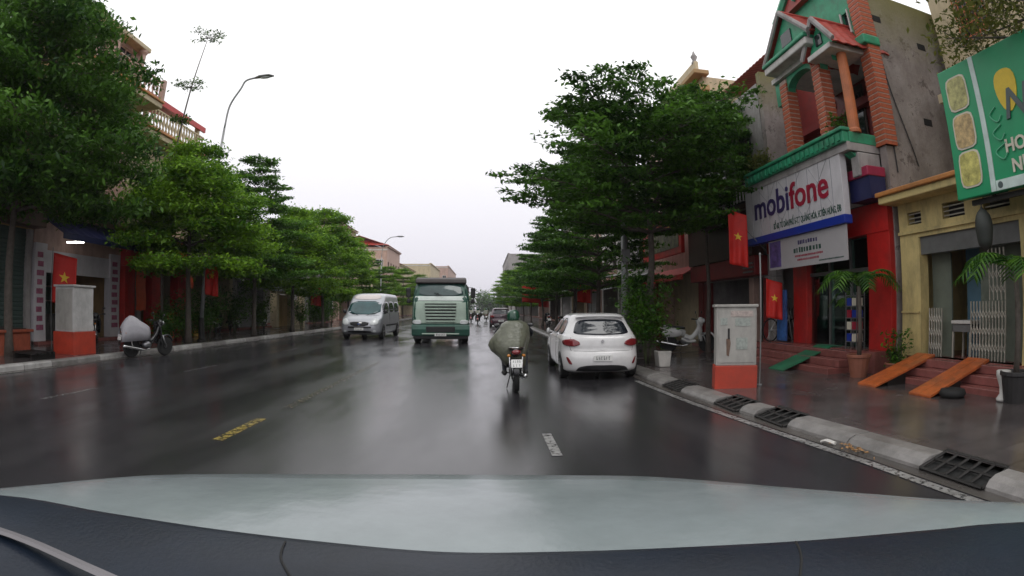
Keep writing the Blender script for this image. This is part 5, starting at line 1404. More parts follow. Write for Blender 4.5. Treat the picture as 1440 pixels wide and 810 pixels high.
# ---- dark red shop beyond the phone shop
Q = Bd('shophouse', 'dark red shopfront with balcony railing next to the phone shop', 1, 8.0, 13.45, 18.4)
Q.front('front_wall', 'grey_wall', 2.4, 8.2, [(14.2, 15.2, 5.3, 7.0), (16.2, 17.2, 5.3, 7.0)])
Q.shell('grey_wall', 8.2, 9); Q.floor_slab(4.2)
for u in (14.2, 16.2): Q.window(u, u + 1, 5.3, 7.0, sill=None)
Q.part('pier', 'red_dark', 13.45, 13.9, -.2, .02, .1, 2.4); Q.part('pier', 'pink_wall', 14.5, 14.8, -.2, .02, .1, 2.4); Q.part('pier', 'red_dark', 18.0, 18.4, -.2, .02, .1, 2.4)
Q.part('red_fascia', 'red_dark', 13.46, 18.4, .02, .55, 2.42, 2.98, .02); Q.part('balcony_slab', 'dark_wood', 13.5, 18.4, .0, .78, 4.3, 4.45)
Q.rail(13.5, 18.4, .74, 4.45, 5.05, 'iron', 24, 'balcony_railing', 'white_wall', .018, False)
Q.part('dark_fascia', 'dark_wood', 13.5, 18.4, .2, .6, 3.0, 4.3)
for k in range(3): Q.part('louvre', 'steel_grey', 13.5, 14.1, .56, .6, 2.5 + .12 * k, 2.54 + .12 * k)
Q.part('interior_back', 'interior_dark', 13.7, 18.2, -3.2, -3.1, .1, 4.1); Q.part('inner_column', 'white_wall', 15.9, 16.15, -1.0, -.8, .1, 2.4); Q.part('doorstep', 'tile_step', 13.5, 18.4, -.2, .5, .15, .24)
Q.sheet_roof(13.5, 18.4, -4.5, -.2, 10.0, 8.2, 'roof_rust')
# ---- red shop with picture signboard
Q2 = Bd('shophouse', 'shophouse with a red and yellow signboard half hidden by trees', 1, 8.0, 18.5, 24.5)
Q2.front('front_wall', 'pink_wall', 2.9, 9.2, [(19.4, 20.6, 5.9, 7.4), (22.0, 23.2, 5.9, 7.4)]); Q2.shell('pink_wall', 9.2, 9); Q2.floor_slab(4)
for u in (19.4, 22.0): Q2.window(u, u + 1.2, 5.9, 7.4)
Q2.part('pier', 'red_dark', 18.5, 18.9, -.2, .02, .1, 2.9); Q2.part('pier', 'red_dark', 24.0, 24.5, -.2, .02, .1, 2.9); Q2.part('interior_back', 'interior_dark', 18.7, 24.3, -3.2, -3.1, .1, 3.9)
Q2.awning(18.55, 24.45, .8, 2.75, 3.15, 'red_paint')
B2 = thing('signboard', 'red signboard with yellow letters and dark food picture behind tree', 'sign', (7.2, 21, 4.4))
MB().box(7.15, 7.3, 18.5, 23.4, 3.55, 5.25).build('panel', 'red_paint', B2, bevel=.02); MB().box(7.13, 7.15, 18.75, 23.1, 3.8, 4.6).build('picture', mat('board_pic', (.12, .11, .06), .5, var=.8, vscale=5), B2)
text('ST', .75, face_frame((7.14, 19.6, 4.9), (-1, 0, 0)), 'lemon', 'lettering', B2, .01)
# ---- temple-like tan roofed house rising behind
W = Bd('ornate_house', 'tan house with finials and rust red striped roof behind the trees', 1, 9.0, 19.5, 26.0)
W.front('front_wall', 'cream_wall', 0, 11.2, [(20.5, 21.6, 8.6, 10.0), (23.2, 24.3, 8.6, 10.0)]); W.shell('cream_wall', 11.2, 6)
for u in (20.5, 23.2): W.window(u, u + 1.1, 8.6, 10.0)
W.part('cornice', 'ochre_wall', 19.3, 26.2, -.2, .35, 10.5, 10.75, .03); W.part('cornice', 'ochre_wall', 19.2, 26.3, -.2, .5, 11.2, 11.4, .03); W.part('parapet', 'cream_wall', 20.2, 25.2, -.2, 0, 11.4, 12.3, .05)
for u in (20.4, 25.0): MB().lathe([(.12, 0), (.15, .08), (.08, .2), (.16, .38), (.07, .52), (.03, .66)], 12, (9.1, u, 12.2)).build('finial', 'grey_wall', W.t, smooth=True)
W.sheet_roof(14.2, 19.4, -4.5, -.3, 11.3, 10.0, 'roof_rust')

# ---- more shophouses further along the right side
def simple(s, xf, u0, u1, Hh, wall, label, floors=2, awn=None, roof=None, shut=None, sign=None, depth=9, step=1.0, railm=None, group=None, hip=False, sidewin=False):
    b = Bd('shophouse', label, s, xf, u0, u1, group=group)
    w_ = u1 - u0; holes = []; g0 = 3.1
    nwin = max(1, int(w_ / 2.4))
    for f in range(1, floors):
        z = g0 + .9 + (f - 1) * 3.1
        if z + 1.6 > Hh: break
        for k in range(nwin):
            c = u0 + w_ * (k + .5) / nwin; holes.append((c - .55, c + .55, z, z + 1.5))
    b.front('front_wall', wall, g0, Hh, holes); b.shell(wall, Hh, depth)
    for h in holes: b.window(*h)
    b.part('pier', wall, u0, u0 + .4, -.2, 0.0, .05, g0); b.part('pier', wall, u1 - .4, u1, -.2, 0.0, .05, g0)
    for f in range(1, floors + 1):
        z = g0 + (f - 1) * 3.1
        if z < Hh - .5: b.floor_slab(z + .3, depth)
    if shut: b.shutter(u0 + .4, u1 - .4, .1, g0, shut, step=.16)
    else: b.part('interior_back', 'interior', u0 + .21, u1 - .21, -3.4, -3.3, .05, g0 + .2)
    b.part('doorstep', 'tile_step', u0, u1, -.2, .35, .12, .26)
    if awn: b.awning(u0 + .1, u1 - .1, 1.3, g0 - .35, g0 + .15, awn)
    if sign: b.part('sign_panel', sign, u0 + .4, u1 - .4, .01, .12, g0 + .2, g0 + .95, .01)
    if railm: b.part('balcony_slab', wall, u0, u1, 0, .9, g0 + .3, g0 + .45); b.rail(u0, u1, .85, g0 + .45, g0 + 1.2, railm, int(w_ / .3), 'balcony_railing', None, .025, True)
    b.part('cornice', wall, u0 - .05, u1 + .05, -.3, .25, Hh + .002, Hh + .18, .02)
    if roof: 
        b.sheet_roof(u0 - .1, u1 + .1, .35, -depth / 2, Hh + .2, Hh + 1.8, roof); b.sheet_roof(u0 - .1, u1 + .1, -depth - .3, -depth / 2, Hh + .2, Hh + 1.8, roof)
        if hip:
            n_ = 24; rows = []
            for i in range(n_ + 1):
                d = .35 - (depth + .65) * i / n_; tt = max(0, 1 - abs(d + depth / 2) / (depth / 2 + .35))
                rows.append([(b.X(d), u0 - .35 + 2.6 * tt * k / 4 - .02, Hh + .2 + 1.6 * tt * k / 4 + .05 + .03 * (i % 2)) for k in range(5)])
            MB().grid(rows).build('hip_roof', roof, b.t, solid=.04)
        for ue in ((u1 - .2,) if hip else (u0, u1 - .2)): MB().prism([(b.X(0), ue, Hh + .18), (b.X(-depth), ue, Hh + .18), (b.X(-depth / 2), ue, Hh + 1.75)], (0, .2, 0)).build('gable_wall', wall, b.t)
    if sidewin:     # windows in the end wall that faces down the street
        for f in range(floors):
            for k in range(3):
                z = 1.2 + 3.1 * f; x = b.X(-1.2 - 2.7 * k)
                if z + 1.5 > Hh: continue
                w2 = MB().box(x - .62, x + .62, u0 - .07, u0 + .01, z - .07, z + 1.57).build('window', 'white_wall', b.t, bevel=.02)
                MB().box(x - .52, x - .03, u0 - .085, u0 - .071, z + .03, z + 1.47).build('pane', 'window_glass', w2); MB().box(x + .03, x + .52, u0 - .085, u0 - .071, z + .03, z + 1.47).build('pane', 'window_glass', w2)
        MB().box(b.X(.02), b.X(-depth), u0 - .05, u0 + .002, Hh - .5, Hh - .3).build('string_course', 'white_wall', b.t)
    return b
mat('awning_grey', (0.45, 0.45, 0.46), .5, dirt=.3); mat('awning_blue', (0.05, 0.09, 0.2), .5); mat('shutter_green', (0.05, 0.085, 0.075), .5, var=.2, streak=.3); mat('shutter_grey', (.25, .25, .26), .5)
simple(1, 8.0, 25, 31, 8.4, 'grey_wall', 'dark open shop under slanted grey awnings past the first trees', 2, 'awning_grey')
simple(1, 8.0, 31.2, 36, 7.2, 'white_wall', 'pale shophouse with pink shopfront beyond the grey awnings', 2, 'red_paint', None, None, 'pink_wall')
simple(1, 8.0, 36.2, 42, 9.4, 'pink_wall', 'pink walled shophouse with white awning and sign', 2, 'awning_grey', None, 'shutter_grey', 'red_paint')
simple(1, 8.0, 42.2, 49, 7.0, 'cream_wall', 'cream shophouse behind the far right trees', 2, 'red_paint', 'roof_red')
simple(1, 8.0, 49.2, 56, 9.0, 'white_wall', 'white far shophouse with blue awning', 2, 'awning_blue', None, 'shutter_grey')
simple(1, 8.0, 56.2, 66, 7.5, 'grey_wall', 'grey far shophouse under the right row of trees', 2, 'awning_grey')
simple(1, 8.0, 66.5, 80, 8.5, 'pink_wall', 'pink far shophouse near the misty end of the street', 2)
simple(1, 8.0, 80.5, 100, 7, 'white_wall', 'long pale building at the misty right end', 2)
# slanted free-hanging awning sheets and stall frames
sa = thing('sunshade', 'tilted grey sheet awning on thin poles behind the parked car', 'awning', (5.8, 24, 2.5))
MB().grid([[(4.9 + 2.6 * i / 6, 23.2 + 1.8 * j / 5, 2.75 + .75 * i / 6 + .05 * math.sin(i * 2 + j)) for i in range(7)] for j in range(6)]).build('sheet', 'awning_grey', sa, solid=.015)
for x, y in ((5.0, 23.3), (5.0, 24.9), (7.4, 23.3), (7.4, 24.9)): MB().tube([(x, y, .14), (x, y, 2.78 + (.7 if x > 6 else 0))], .02, 6).build('pole', 'steel_grey', sa)
# ================================================================== left side (facade line x = -15)
LX = -15.0
# shop with dark green roller shutter
b = Bd('shophouse', 'shop with closed dark green roller shutter and brown fascia', -1, LX, 4.5, 13.1)
b.front('front_wall', 'ochre_wall', 3.9, 9.0, [(6.5, 8.0, 5.6, 7.4), (9.8, 11.3, 5.6, 7.4)]); b.shell('ochre_wall', 9.0); b.window(6.5, 8.0, 5.6, 7.4); b.window(9.8, 11.3, 5.6, 7.4)
b.part('pier', 'grey_wall', 4.5, 4.9, -.2, 0, .1, 3.9); b.part('pier', 'grey_wall', 12.85, 13.1, -.2, 0, .1, 3.9); b.shutter(4.9, 12.85, .12, 3.9, 'shutter_green', step=.14)
b.part('fascia', mat('brown_fascia', (.11, .06, .04), .5), 4.5, 13.1, .01, .7, 3.92, 4.7, .02)
# tall orange house with balconies, lit shop below
b = Bd('balcony_house', 'tall orange and cream house with two balconies over a lit shop', -1, LX, 13.15, 18.2)
b.front('front_wall', 'pink_wall', 3.3, 12.4, [(14.0, 15.0, 5.4, 7.4), (16.2, 17.2, 5.4, 7.4), (14.2, 15.4, 9.9, 12.0), (16.3, 17.3, 9.9, 12.0)]); b.shell('ochre_wall', 12.4)
for h in ((14.0, 15.0, 5.4, 7.4), (16.2, 17.2, 5.4, 7.4), (14.2, 15.4, 9.9, 12.0), (16.3, 17.3, 9.9, 12.0)): b.window(*h, frame='pink_wall')
b.floor_slab(4.0); b.floor_slab(9.4)
for z, d, nb in ((9.55, 1.5, 16), (5.0, 1.3, 16)):
    b.part('balcony_slab', 'cream_wall', 13.2, 18.2, .0, d, z, z + .22, .03); b.part('slab_moulding', 'orange_trim', 13.15, 18.25, .0, d + .08, z + .22, z + .32, .03)
    b.rail(13.3, 18.15, d - .08, z + .32, z + 1.15, 'pink_wall', nb, 'balustrade', None, .045)
    for u in (13.35, 18.1): b.part('rail_post', 'pink_wall', u - .1, u + .1, d - .2, d + .04, z + .32, z + 1.25, .02)
for u in (13.6, 15.7, 17.6): MB().lathe([(.2, 0), (.2, .12), (.14, .2), (.13, 2.1), (.2, 2.2), (.22, 2.3)], 14, (LX + .3, u, 9.87)).build('column', 'pink_wall', b.t, smooth=False)
b.part('roof_slab', 'cream_wall', 13.1, 17.9, -.3, .5, 12.17, 12.37, .03)
# its ground floor: sign columns, header, lit interior
for u0, u1 in ((13.15, 13.75), (17.5, 18.15)):
    c = b.part('sign_column', 'sign_white', u0, u1, -.2, .12, .12, 3.5)
    for k in range(9): b.part('sign_mark', mat('faded_pink', (.33, .10, .17), .5, var=.4, vscale=9), u0 + .12 + .03 * (k % 2), u1 - .12 - .04 * (k % 3), .12, .13, .62 + .3 * k, .80 + .3 * k, parent=c)
b.part('header', 'sign_white', 13.75, 17.5, -.2, .05, 2.55, 3.3); b.awning(13.2, 18.1, 1.5, 3.75, 4.5, 'navy')
b.part('shop_back', mat('shop_teal', (.12, .2, .18), .6, var=.4, vscale=2), 13.4, 18.0, -4.1, -4.0, .12, 3.3); b.part('shop_side', 'white_wall', 13.38, 13.45, -4.0, -.25, .12, 3.3)
b.part('counter', 'steel_grey', 14.2, 16.8, -2.4, -1.9, .12, 1.1, .02); b.part('shelf', 'white_wall', 13.6, 17.8, -3.9, -3.5, 1.6, 1.65); b.part('shelf', 'white_wall', 13.6, 17.8, -3.9, -3.5, 2.2, 2.25); b.part('doorstep', 'tile_step', 13.15, 18.2, -.2, .35, .12, .26)
mat('tube_light', (1.0, .98, .95), .4, var=0.0, emit=9.0)
for (u, d, z, rot, lab) in ((14.6, .75, 3.62, .0, 'lit fluorescent tube under the navy awning of the left shop'),):
    t = thing('tube_lamp', lab, 'lamp', (LX + d, u, z)); L_ = .7
    MB().tube([(LX + d - L_ * .5, u - .1, z - L_ * rot), (LX + d + L_ * .5, u + .1, z + L_ * rot)], .03, 8).build('tube', 'tube_light', t); MB().box(LX + d - .04, LX + d + .04, u - .04, u + .04, z + .035, z + .12).build('holder', 'white_wall', t)
    MB().tube([(LX + d, u, z + .1), (LX + d - .05, u, 4.15)], .008, 5).build('cord', 'black_trim', t)
# red shop, balcony rail and red roof above
b = Bd('shophouse', 'shop with red fascia and red pillars under a terrace with pale balusters', -1, LX, 18.25, 23.2)
b.front('front_wall', 'cream_wall', 3.0, 8.6, [(19.2, 20.3, 5.4, 7.2), (21.3, 22.4, 5.4, 7.2)]); b.shell('cream_wall', 8.6); b.window(19.2, 20.3, 5.4, 7.2); b.window(21.3, 22.4, 5.4, 7.2); b.floor_slab(4.0)
b.part('terrace_slab', 'cream_wall', 18.2, 23.2, -.2, .9, 8.6, 8.85, .03); b.part('terrace_moulding', 'orange_trim', 18.2, 23.25, .6, 1.0, 8.85, 8.97, .02); b.rail(18.3, 23.2, .8, 8.97, 9.85, 'cream_wall', 19, 'balustrade', None, .05)
b.part('attic_wall', 'pink_wall', 18.3, 23.2, -3, -2.8, 8.85, 11.2); b.sheet_roof(18.2, 23.6, .6, -3.5, 10.45, 11.9, 'roof_red'); b.part('roof_fascia', 'red_paint', 18.2, 23.6, .5, .62, 10.25, 10.5); 
for u in (18.5, 23.1): b.part('terrace_post', 'cream_wall', u - .1, u + .1, .3, .5, 8.9, 10.4)
b.part('red_fascia', 'red_paint', 18.25, 23.2, .01, .6, 3.1, 4.6, .02)
for u in (18.3, 20.35, 22.6): b.part('red_pillar', 'red_paint', u, u + .75, -.2, .3, .12, 3.1, .02)
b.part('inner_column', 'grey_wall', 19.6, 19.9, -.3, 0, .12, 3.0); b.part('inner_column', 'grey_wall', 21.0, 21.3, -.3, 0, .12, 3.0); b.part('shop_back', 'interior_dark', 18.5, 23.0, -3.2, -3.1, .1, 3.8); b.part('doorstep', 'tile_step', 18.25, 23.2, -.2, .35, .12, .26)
mat('orange_red', (.65, .10, .03), .5, var=.15)
for u, lab in ((18.9, 'tall orange red banner hung on the red pillar shopfront'), (22.95, 'orange red banner hung from the red fascia end')):
    MB().grid([[(LX + .75 + .03 * math.sin(j * 1.2), u - .35 + .7 * i / 5, 3.5 - (2.2 if u < 20 else 1.15) * j / 8 + .03 * math.sin(i * 2)) for i in range(6)] for j in range(9)]).build('banner', 'orange_red', label=lab, cat='banner', solid=.01)
MB().box(-13.4, -13.0, 19.3, 19.7, .14, 1.2).build('goods_stack', 'orange_red', label='orange red panel standing on the pavement by the red shop', cat='panel', bevel=.03)
yb = thing('crate_stack', 'yellow and brown stacked goods behind the lamp post', 'crates', (-13.4, 22, .14))
for k, m_ in enumerate(('crate_yellow', 'pot_clay', 'crate_yellow')): MB().box(-13.8, -13.1, 21.5, 22.4, .15 + .36 * k, .15 + .36 * k + .34).build('crate', m_, yb, bevel=.02)
# cream house with low balcony, white house, gateway and wall
simple(-1, LX, 23.4, 29.2, 8.2, 'cream_wall', 'cream house with low pale balcony behind the street lamp', 2, None, None, None, None, railm='white_wall')
simple(-1, LX, 29.4, 34.6, 6.3, 'white_wall', 'pale two storey house before the cream gateway', 2, 'awning_grey', None, 'shutter_grey')
b = Bd('gateway', 'cream rendered gateway with tiled hood between low walls', -1, -14.6, 35.0, 42.0, 'gateway')
for u in (35.6, 38.4, 41.2): b.part('gate_pillar', 'cream_wall', u - .25, u + .25, -.5, 0, .1, 3.0, .02); b.part('pillar_cap', 'white_wall', u - .33, u + .33, -.58, .08, 3.0, 3.15, .02)
b.part('lintel', 'cream_wall', 35.35, 38.65, -.45, -.05, 2.5, 2.95); b.sheet_roof(35.2, 38.8, .5, -.4, 2.95, 3.35, 'roof_rust', 'hood'); b.part('gate_leaf', 'ochre_wall', 35.9, 37.0, -.3, -.25, .15, 2.4); b.part('gate_leaf', 'ochre_wall', 37.05, 38.1, -.3, -.25, .15, 2.4); b.part('garden_wall', 'cream_wall', 38.66, 41.0, -.35, -.15, .1, 2.1)
simple(-1, -17.5, 35.5, 43, 5.6, 'white_wall', 'low white house set back behind the gateway', 2)
simple(-1, LX, 43.3, 50, 6.6, 'grey_wall', 'grey house behind light green trees left of the van', 2, 'red_paint')
simple(-1, LX - 1, 56.5, 64, 10.6, 'pink_wall', 'tan house with brown gabled roof above the left trees', 3, None, 'roof_rust', sidewin=True)
simple(-1, LX - .5, 64.5, 79, 7.5, 'cream_wall', 'cream far house hidden behind the left row of trees', 2)
simple(-1, LX, 80, 92, 10.8, 'pink_wall', 'pink house with bright red roof beyond the trees', 3, None, 'roof_red', hip=True, sidewin=True)
simple(-1, LX, 93, 112, 9.0, 'cream_wall', 'pale far house left of the truck roof', 2, None, 'roof_rust', hip=True, sidewin=True)
simple(-1, LX + 2, 125, 150, 12.0, 'cream_wall', 'flat roofed cream block in the mist above the truck', 3, sidewin=True)
simple(-1, LX + 3, 170, 215, 15.0, 'pink_wall', 'last hazy block above the truck roof', 4, sidewin=True)
simple(1, 7.5, 101, 135, 9.5, 'grey_wall', 'hazy grey block past the pale building at the right end', 3)
simple(1, 6.5, 150, 200, 17, 'grey_wall', 'faint tall block at the misty end of the street', 5)
# woods closing the far end of the street
L = Leaves(99)
for k in range(60):
    x = random.uniform(-60, 60); h = random.uniform(4, 9); L.spray([(x, 300 + random.uniform(-8, 8), z) for z in np.linspace(1, h, 6)], 420, 1.6, .8, 0, .9)
link('far_wood', L.mesh('far_wood'), 'leaf_dark', kind='stuff', label='misty line of trees closing the far end of the street', cat='trees')
# ================================================================== street furniture
mat('cabinet_grey', (0.40, 0.385, 0.355), 0.45, var=0.12, streak=0.3); mat('cabinet_red', (0.45, 0.045, 0.02), 0.5, var=0.18, dirt=0.25); mat('cabinet_white', (0.50, 0.49, 0.48), 0.5, streak=.25); mat('rust', (.16, .10, .07), .7, var=.4, vscale=12); mat('galv', (0.30, 0.31, 0.31), 0.5, 0.4, dirt=.2)
c = thing('electric_cabinet', 'cream grey electric cabinet on a red base standing at the right kerb', 'cabinet', (4.31, 8.52, SW))
MB().box(3.93, 4.69, 8.34, 8.70, .10, .52).build('base', 'cabinet_red', c, bevel=.012); MB().box(3.95, 4.67, 8.36, 8.68, .52, 1.52).build('housing', 'cabinet_grey', c, bevel=.012); MB().box(3.92, 4.70, 8.33, 8.71, 1.52, 1.57).build('lid', 'cabinet_grey', c, bevel=.012)
d_ = MB().box(3.98, 4.64, 8.348, 8.36, .57, 1.48).build('door', 'cabinet_grey', c, bevel=.004)
MB().box(4.15, 4.18, 8.33, 8.348, .98, 1.16).build('handle', 'iron', d_)
MB().prism([(4.13, 8.342, .70), (4.17, 8.342, .68), (4.20, 8.342, .9), (4.185, 8.342, 1.0), (4.12, 8.342, .98)], (0, .006, 0)).build('rust_patch', 'rust', c)
for x0, x1, z0, z1 in ((4.2, 4.6, 1.36, 1.46), (4.28, 4.55, 1.2, 1.33), (4.02, 4.14, 1.22, 1.34), (4.3, 4.5, .8, 1.0)): MB().box(x0, x1, 8.341, 8.346, z0, z1).build('notice', mat('notice_%d' % int(z0 * 100), (.33 + .1 * (z0 > 1.3), .36, .33), .6, var=.3, vscale=20), c)
c.rotation_euler = (0, 0, R(-17))
c = thing('electric_cabinet', 'white electric cabinet on a red base at the left kerb', 'cabinet', (-11.4, 12, SW))
MB().box(-12.15, -11.25, 11.55, 12.55, .10, .75).build('base', 'cabinet_red', c, bevel=.012); MB().box(-12.1, -11.3, 11.6, 12.5, .75, 1.98).build('housing', 'cabinet_white', c, bevel=.012); MB().box(-12.15, -11.25, 11.55, 12.55, 1.98, 2.04).build('lid', 'cabinet_white', c, bevel=.012)
MB().box(-12.05, -11.35, 11.588, 11.6, .8, 1.92).build('door', 'cabinet_grey', c, bevel=.005)
# thin pole right behind the cabinet
p = thing('thin_pole', 'thin pale metal pole standing beside the grey cabinet', 'pole', (4.95, 9.0, SW)); MB().tube([(4.83, 8.52, .12), (4.84, 8.52, 2.45)], .014, 8).build('shaft', 'galv', p); MB().lathe([(.05, 0), (.05, .02)], 10, (4.83, 8.52, .13)).build('foot', 'galv', p); MB().lathe([(.02, 0), (.022, .03), (.0, .05)], 10, (4.84, 8.52, 2.44)).build('cap', 'galv', p)
def lamp_post(x, y, Hh, reach, label, lean=0.0, r=.09):
    t = thing('street_lamp', label, 'street lamp', (x, y, SW), 'arched street lamps')
    MB().lathe([(.2, 0), (.2, .06), (r * 1.5, .1), (r * 1.4, .9), (r * 1.05, .95)], 14, (x, y, SW - .01)).build('base', 'iron', t)
    MB().tube([(x, y, .9), (x + lean * .5, y, Hh * .5), (x + lean, y, Hh)], [r, r * .8, r * .55], 10).build('shaft', 'galv', t, smooth=True)
    P = smooth_path([(x + lean, y, Hh), (x + lean + .12, y, Hh + 1.0), (x + lean + .55, y, Hh + 1.75), (x + lean + reach * .6, y, Hh + 2.1), (x + lean + reach, y, Hh + 2.2)], 5); MB().tube(P, r * .45, 8).build('arm', 'galv', t, smooth=True)
    e_ = P[-1]
    h_ = MB().tube([e_ - Vector((.1, 0, .02)), e_ + Vector((.15, 0, .02)), e_ + Vector((.6, 0, .02)), e_ + Vector((.8, 0, -.01))], [(.05, .04), (.12, .07), (.15, .06), (.05, .03)], 10).build('lamp_head', 'steel_grey', t, smooth=True)
    MB().ell(e_ + Vector((.4, 0, -.05)), (.25, .1, .04)).build('lens', 'lamp_glass', h_, smooth=True)
lamp_post(-11.55, 19.6, 8.9, 1.25, 'tall arched street lamp between the left trees', .55)
lamp_post(-11.6, 58.0, 7.2, 1.7, 'distant arched street lamp above the red roofed house', .1)
p = thing('utility_pole', 'grey concrete pole with meter box behind the parked car', 'pole', (4.2, 15.7, SW)); MB().tube([(4.2, 15.7, .1), (4.2, 15.7, 5.6)], [.11, .085], 10).build('shaft', 'galv', p, smooth=True); MB().box(4.06, 4.34, 15.52, 15.62, 2.9, 3.3).build('meter_box', 'steel_grey', p, bevel=.02)
# flags
flag('large red flag with yellow star beside the white phone shop sign', (6.30, 12.75, 4.1), .52, 1.45, (1, -.25, 0), ((7.35, 12.6, 3.0), (6.2, 12.78, 4.14)), seed=1)
flag('red flag with yellow star hung in the phone shop left doorway', (7.15, 12.3, 2.25), .45, 1.0, (1, -.3, 0), ((7.6, 12.2, 2.32), (7.1, 12.3, 2.28)), seed=2)
flag('red flag above the white car roof under the trees', (4.7, 27.0, 3.05), .75, 1.2, (1, -.2, 0), ((4.66, 27.0, .14), (4.66, 27.0, 3.15)), seed=3)
flag('red starred flag behind the green helmet', (2.95, 43.0, 3.55), 1.5, 1.5, (1, -.1, 0), ((2.93, 43.0, .05), (2.93, 43.0, 3.7)), seed=4)
flag('red flag hung at the white sign column near the lit tube', (-13.2, 12.5, 3.05), .85, 1.5, (.8, .4, 0), ((-13.22, 12.48, .14), (-13.22, 12.48, 3.2)), seed=5)
flag('red flag on the lamp post between the left trees', (-11.35, 19.55, 3.5), .7, 1.5, (1, -.15, 0), ((-11.5, 19.55, 3.5), (-11.3, 19.55, 3.53)), seed=6)
flag('faded red flag before the light green shrubs left of the van', (-12.3, 36.2, 3.0), .8, 1.3, (1, -.1, 0), ((-12.33, 36.2, .14), (-12.33, 36.2, 3.1)), seed=7)
flag('red flag hung at the far right shops past the rider', (5.2, 52.0, 3.0), 1.0, 1.3, (1, -.1, 0), ((5.17, 52.0, .14), (5.17, 52.0, 3.15)), seed=8)
# plants
o = bush(41, 2.35, .68, 2600, .06, 'leaf_mid', 'tall leafy bush growing beside the tree behind the parked car'); place(o, (4.0, 12.75, SW))
o = bush(42, 1.9, .5, 1300, .06, 'leaf_yellow', 'yellowish bush beside the tall leafy bush at the tree pit'); place(o, (4.5, 13.9, SW))
t = thing('planter', 'white square planter pot in front of the bush at the kerb', 'pot', (4.72, 12.0, SW)); MB().prism([(4.06, 11.96, .13), (4.32, 11.96, .13), (4.36, 11.96, .50), (4.02, 11.96, .50)], (0, .34, 0)).build('pot', 'pot_white', t, bevel=.012); MB().box(4.065, 4.315, 12.0, 12.24, .502, .51).build('soil', 'soil', t)
o = palm(51, 1.75, 9, .85, 'potted palm before the red pier of the phone shop', 'pot_clay'); place(o, (7.05, 8.35, SW + .02))
o = palm(52, 1.8, 10, .95, 'potted palm at the right end of the red steps', 'pot_dark'); place(o, (7.05, 4.55, SW + .02))
o = palm(53, 1.0, 8, .7, 'potted palm inside the glass front of the phone shop', 'pot_dark'); place(o, (8.5, 10.1, .6))
o = bush(43, .85, .3, 420, .05, 'leaf_mid', 'small potted bush beside the yellow wall', 'potted plant', 'potted_bush'); pot(o, .2, .3, 'pot_clay'); place(o, (7.55, 7.8, SW + .02))
o = bush(44, .8, .28, 420, .05, 'leaf_mid', 'leafy pot plant on the green balcony of the townhouse', 'potted plant', 'potted_bush'); pot(o, .16, .25, 'pot_clay'); place(o, (7.4, 9.0, 4.8))
o = bush(45, .9, .4, 700, .06, 'leaf_yellow', 'yellow leaved pot plant at the left end of the balcony', 'potted plant', 'potted_bush'); pot(o, .16, .25, 'pot_clay'); place(o, (7.35, 12.5, 4.8))
for i, (x, y, h, r_, lm_, lab) in enumerate([(-12.6, 19.9, 1.9, .9, 'leaf_mid', 'round dark bush at the foot of the lamp post'), (-12.9, 22.6, 2.2, 1.0, 'leaf_dark', 'bushy plant between lamp post and cream house'), (-13.0, 25.6, 2.4, .9, 'leaf_dark', 'dark bush before the cream balcony house'), (-13.1, 28.8, 2.0, .8, 'leaf_dark', 'dark bush before the pale two storey house'),
        (-12.3, 34.2, 1.8, .8, 'leaf_mid', 'bush beside the cream gateway'), (-12.6, 38.0, 2.3, 1.0, 'leaf_mid', 'tall hedge shrub left of the van'), (-12.6, 40.0, 2.4, 1.1, 'leaf_mid', 'hedge shrub just behind the van roof'), (-12.6, 42.3, 2.4, 1.0, 'leaf_mid', 'hedge shrub behind the van'), (-12.2, 17.6, 1.1, .7, 'leaf_dark', 'low bush by the trunk of the bright tree')]):
    o = bush(60 + i, h, r_, 1500, .075, lm_, lab); place(o, (x, y, SW))
hd = bush(75, 1.5, 1.0, 1500, .07, 'leaf_dark', 'dark hanging shrub under the bright tree by the red shop'); place(hd, (-12.4, 21.0, 1.6)); hd.location = (-12.4, 21.0, SW + .01)
# brick planter and items on the far left pavement
t = thing('planter', 'orange brick planter box before the green roller shutter', 'planter', (-13, 10.3, SW)); mat('planter_red', (.30, .07, .035), .6, var=.25, vscale=8)
MB().box(-14.2, -12.6, 8.4, 11.0, .12, .72).build('wall', 'planter_red', t, bevel=.02); MB().box(-14.28, -12.52, 8.32, 11.08, .72, .80).build('coping', 'planter_red', t, bevel=.02); MB().box(-14.1, -12.7, 8.5, 10.9, .802, .82).build('soil', 'soil', t)
t = thing('bench_rack', 'dark slatted rack lying at the far left kerb', 'rack', (-11.6, 10.4, SW))
for k in range(6): MB().box(-12.0, -11.0, 9.75 + .14 * k, 9.82 + .14 * k, .26, .30).build('slat', 'iron', t)
for x in (-11.9, -11.15): MB().box(x, x + .06, 9.7, 10.6, .12, .26).build('leg', 'iron', t)
# left pavement: parked bikes in the distance
for i, (x, y, rz, lab) in enumerate([(-13.6, 24.6, 20, 'dark motorbike parked before the cream balcony house'), (-13.5, 26.6, 40, 'motorbike parked among the dark bushes on the left'), (-13.4, 30.4, 25, 'motorbike parked beside the pale house with awning')]):
    o = copy_tree(d2); place(o, (x, y, SW + .02), R(rz), 1.0, lab, 'motorbikes parked on the left pavement')
for i, (x, y, rz, lab) in enumerate([(5.0, 30.5, -50, 'motorbike parked by the far right trees'), (5.2, 35.5, -70, 'motorbike parked beside the pink shopfront'), (4.6, 38.5, 0, 'motorbike parked at the kerb near the plum car')]):
    o = copy_tree(d2); place(o, (x, y, SW + .02), R(rz), 1.0, lab, 'motorbikes parked on the right pavement')
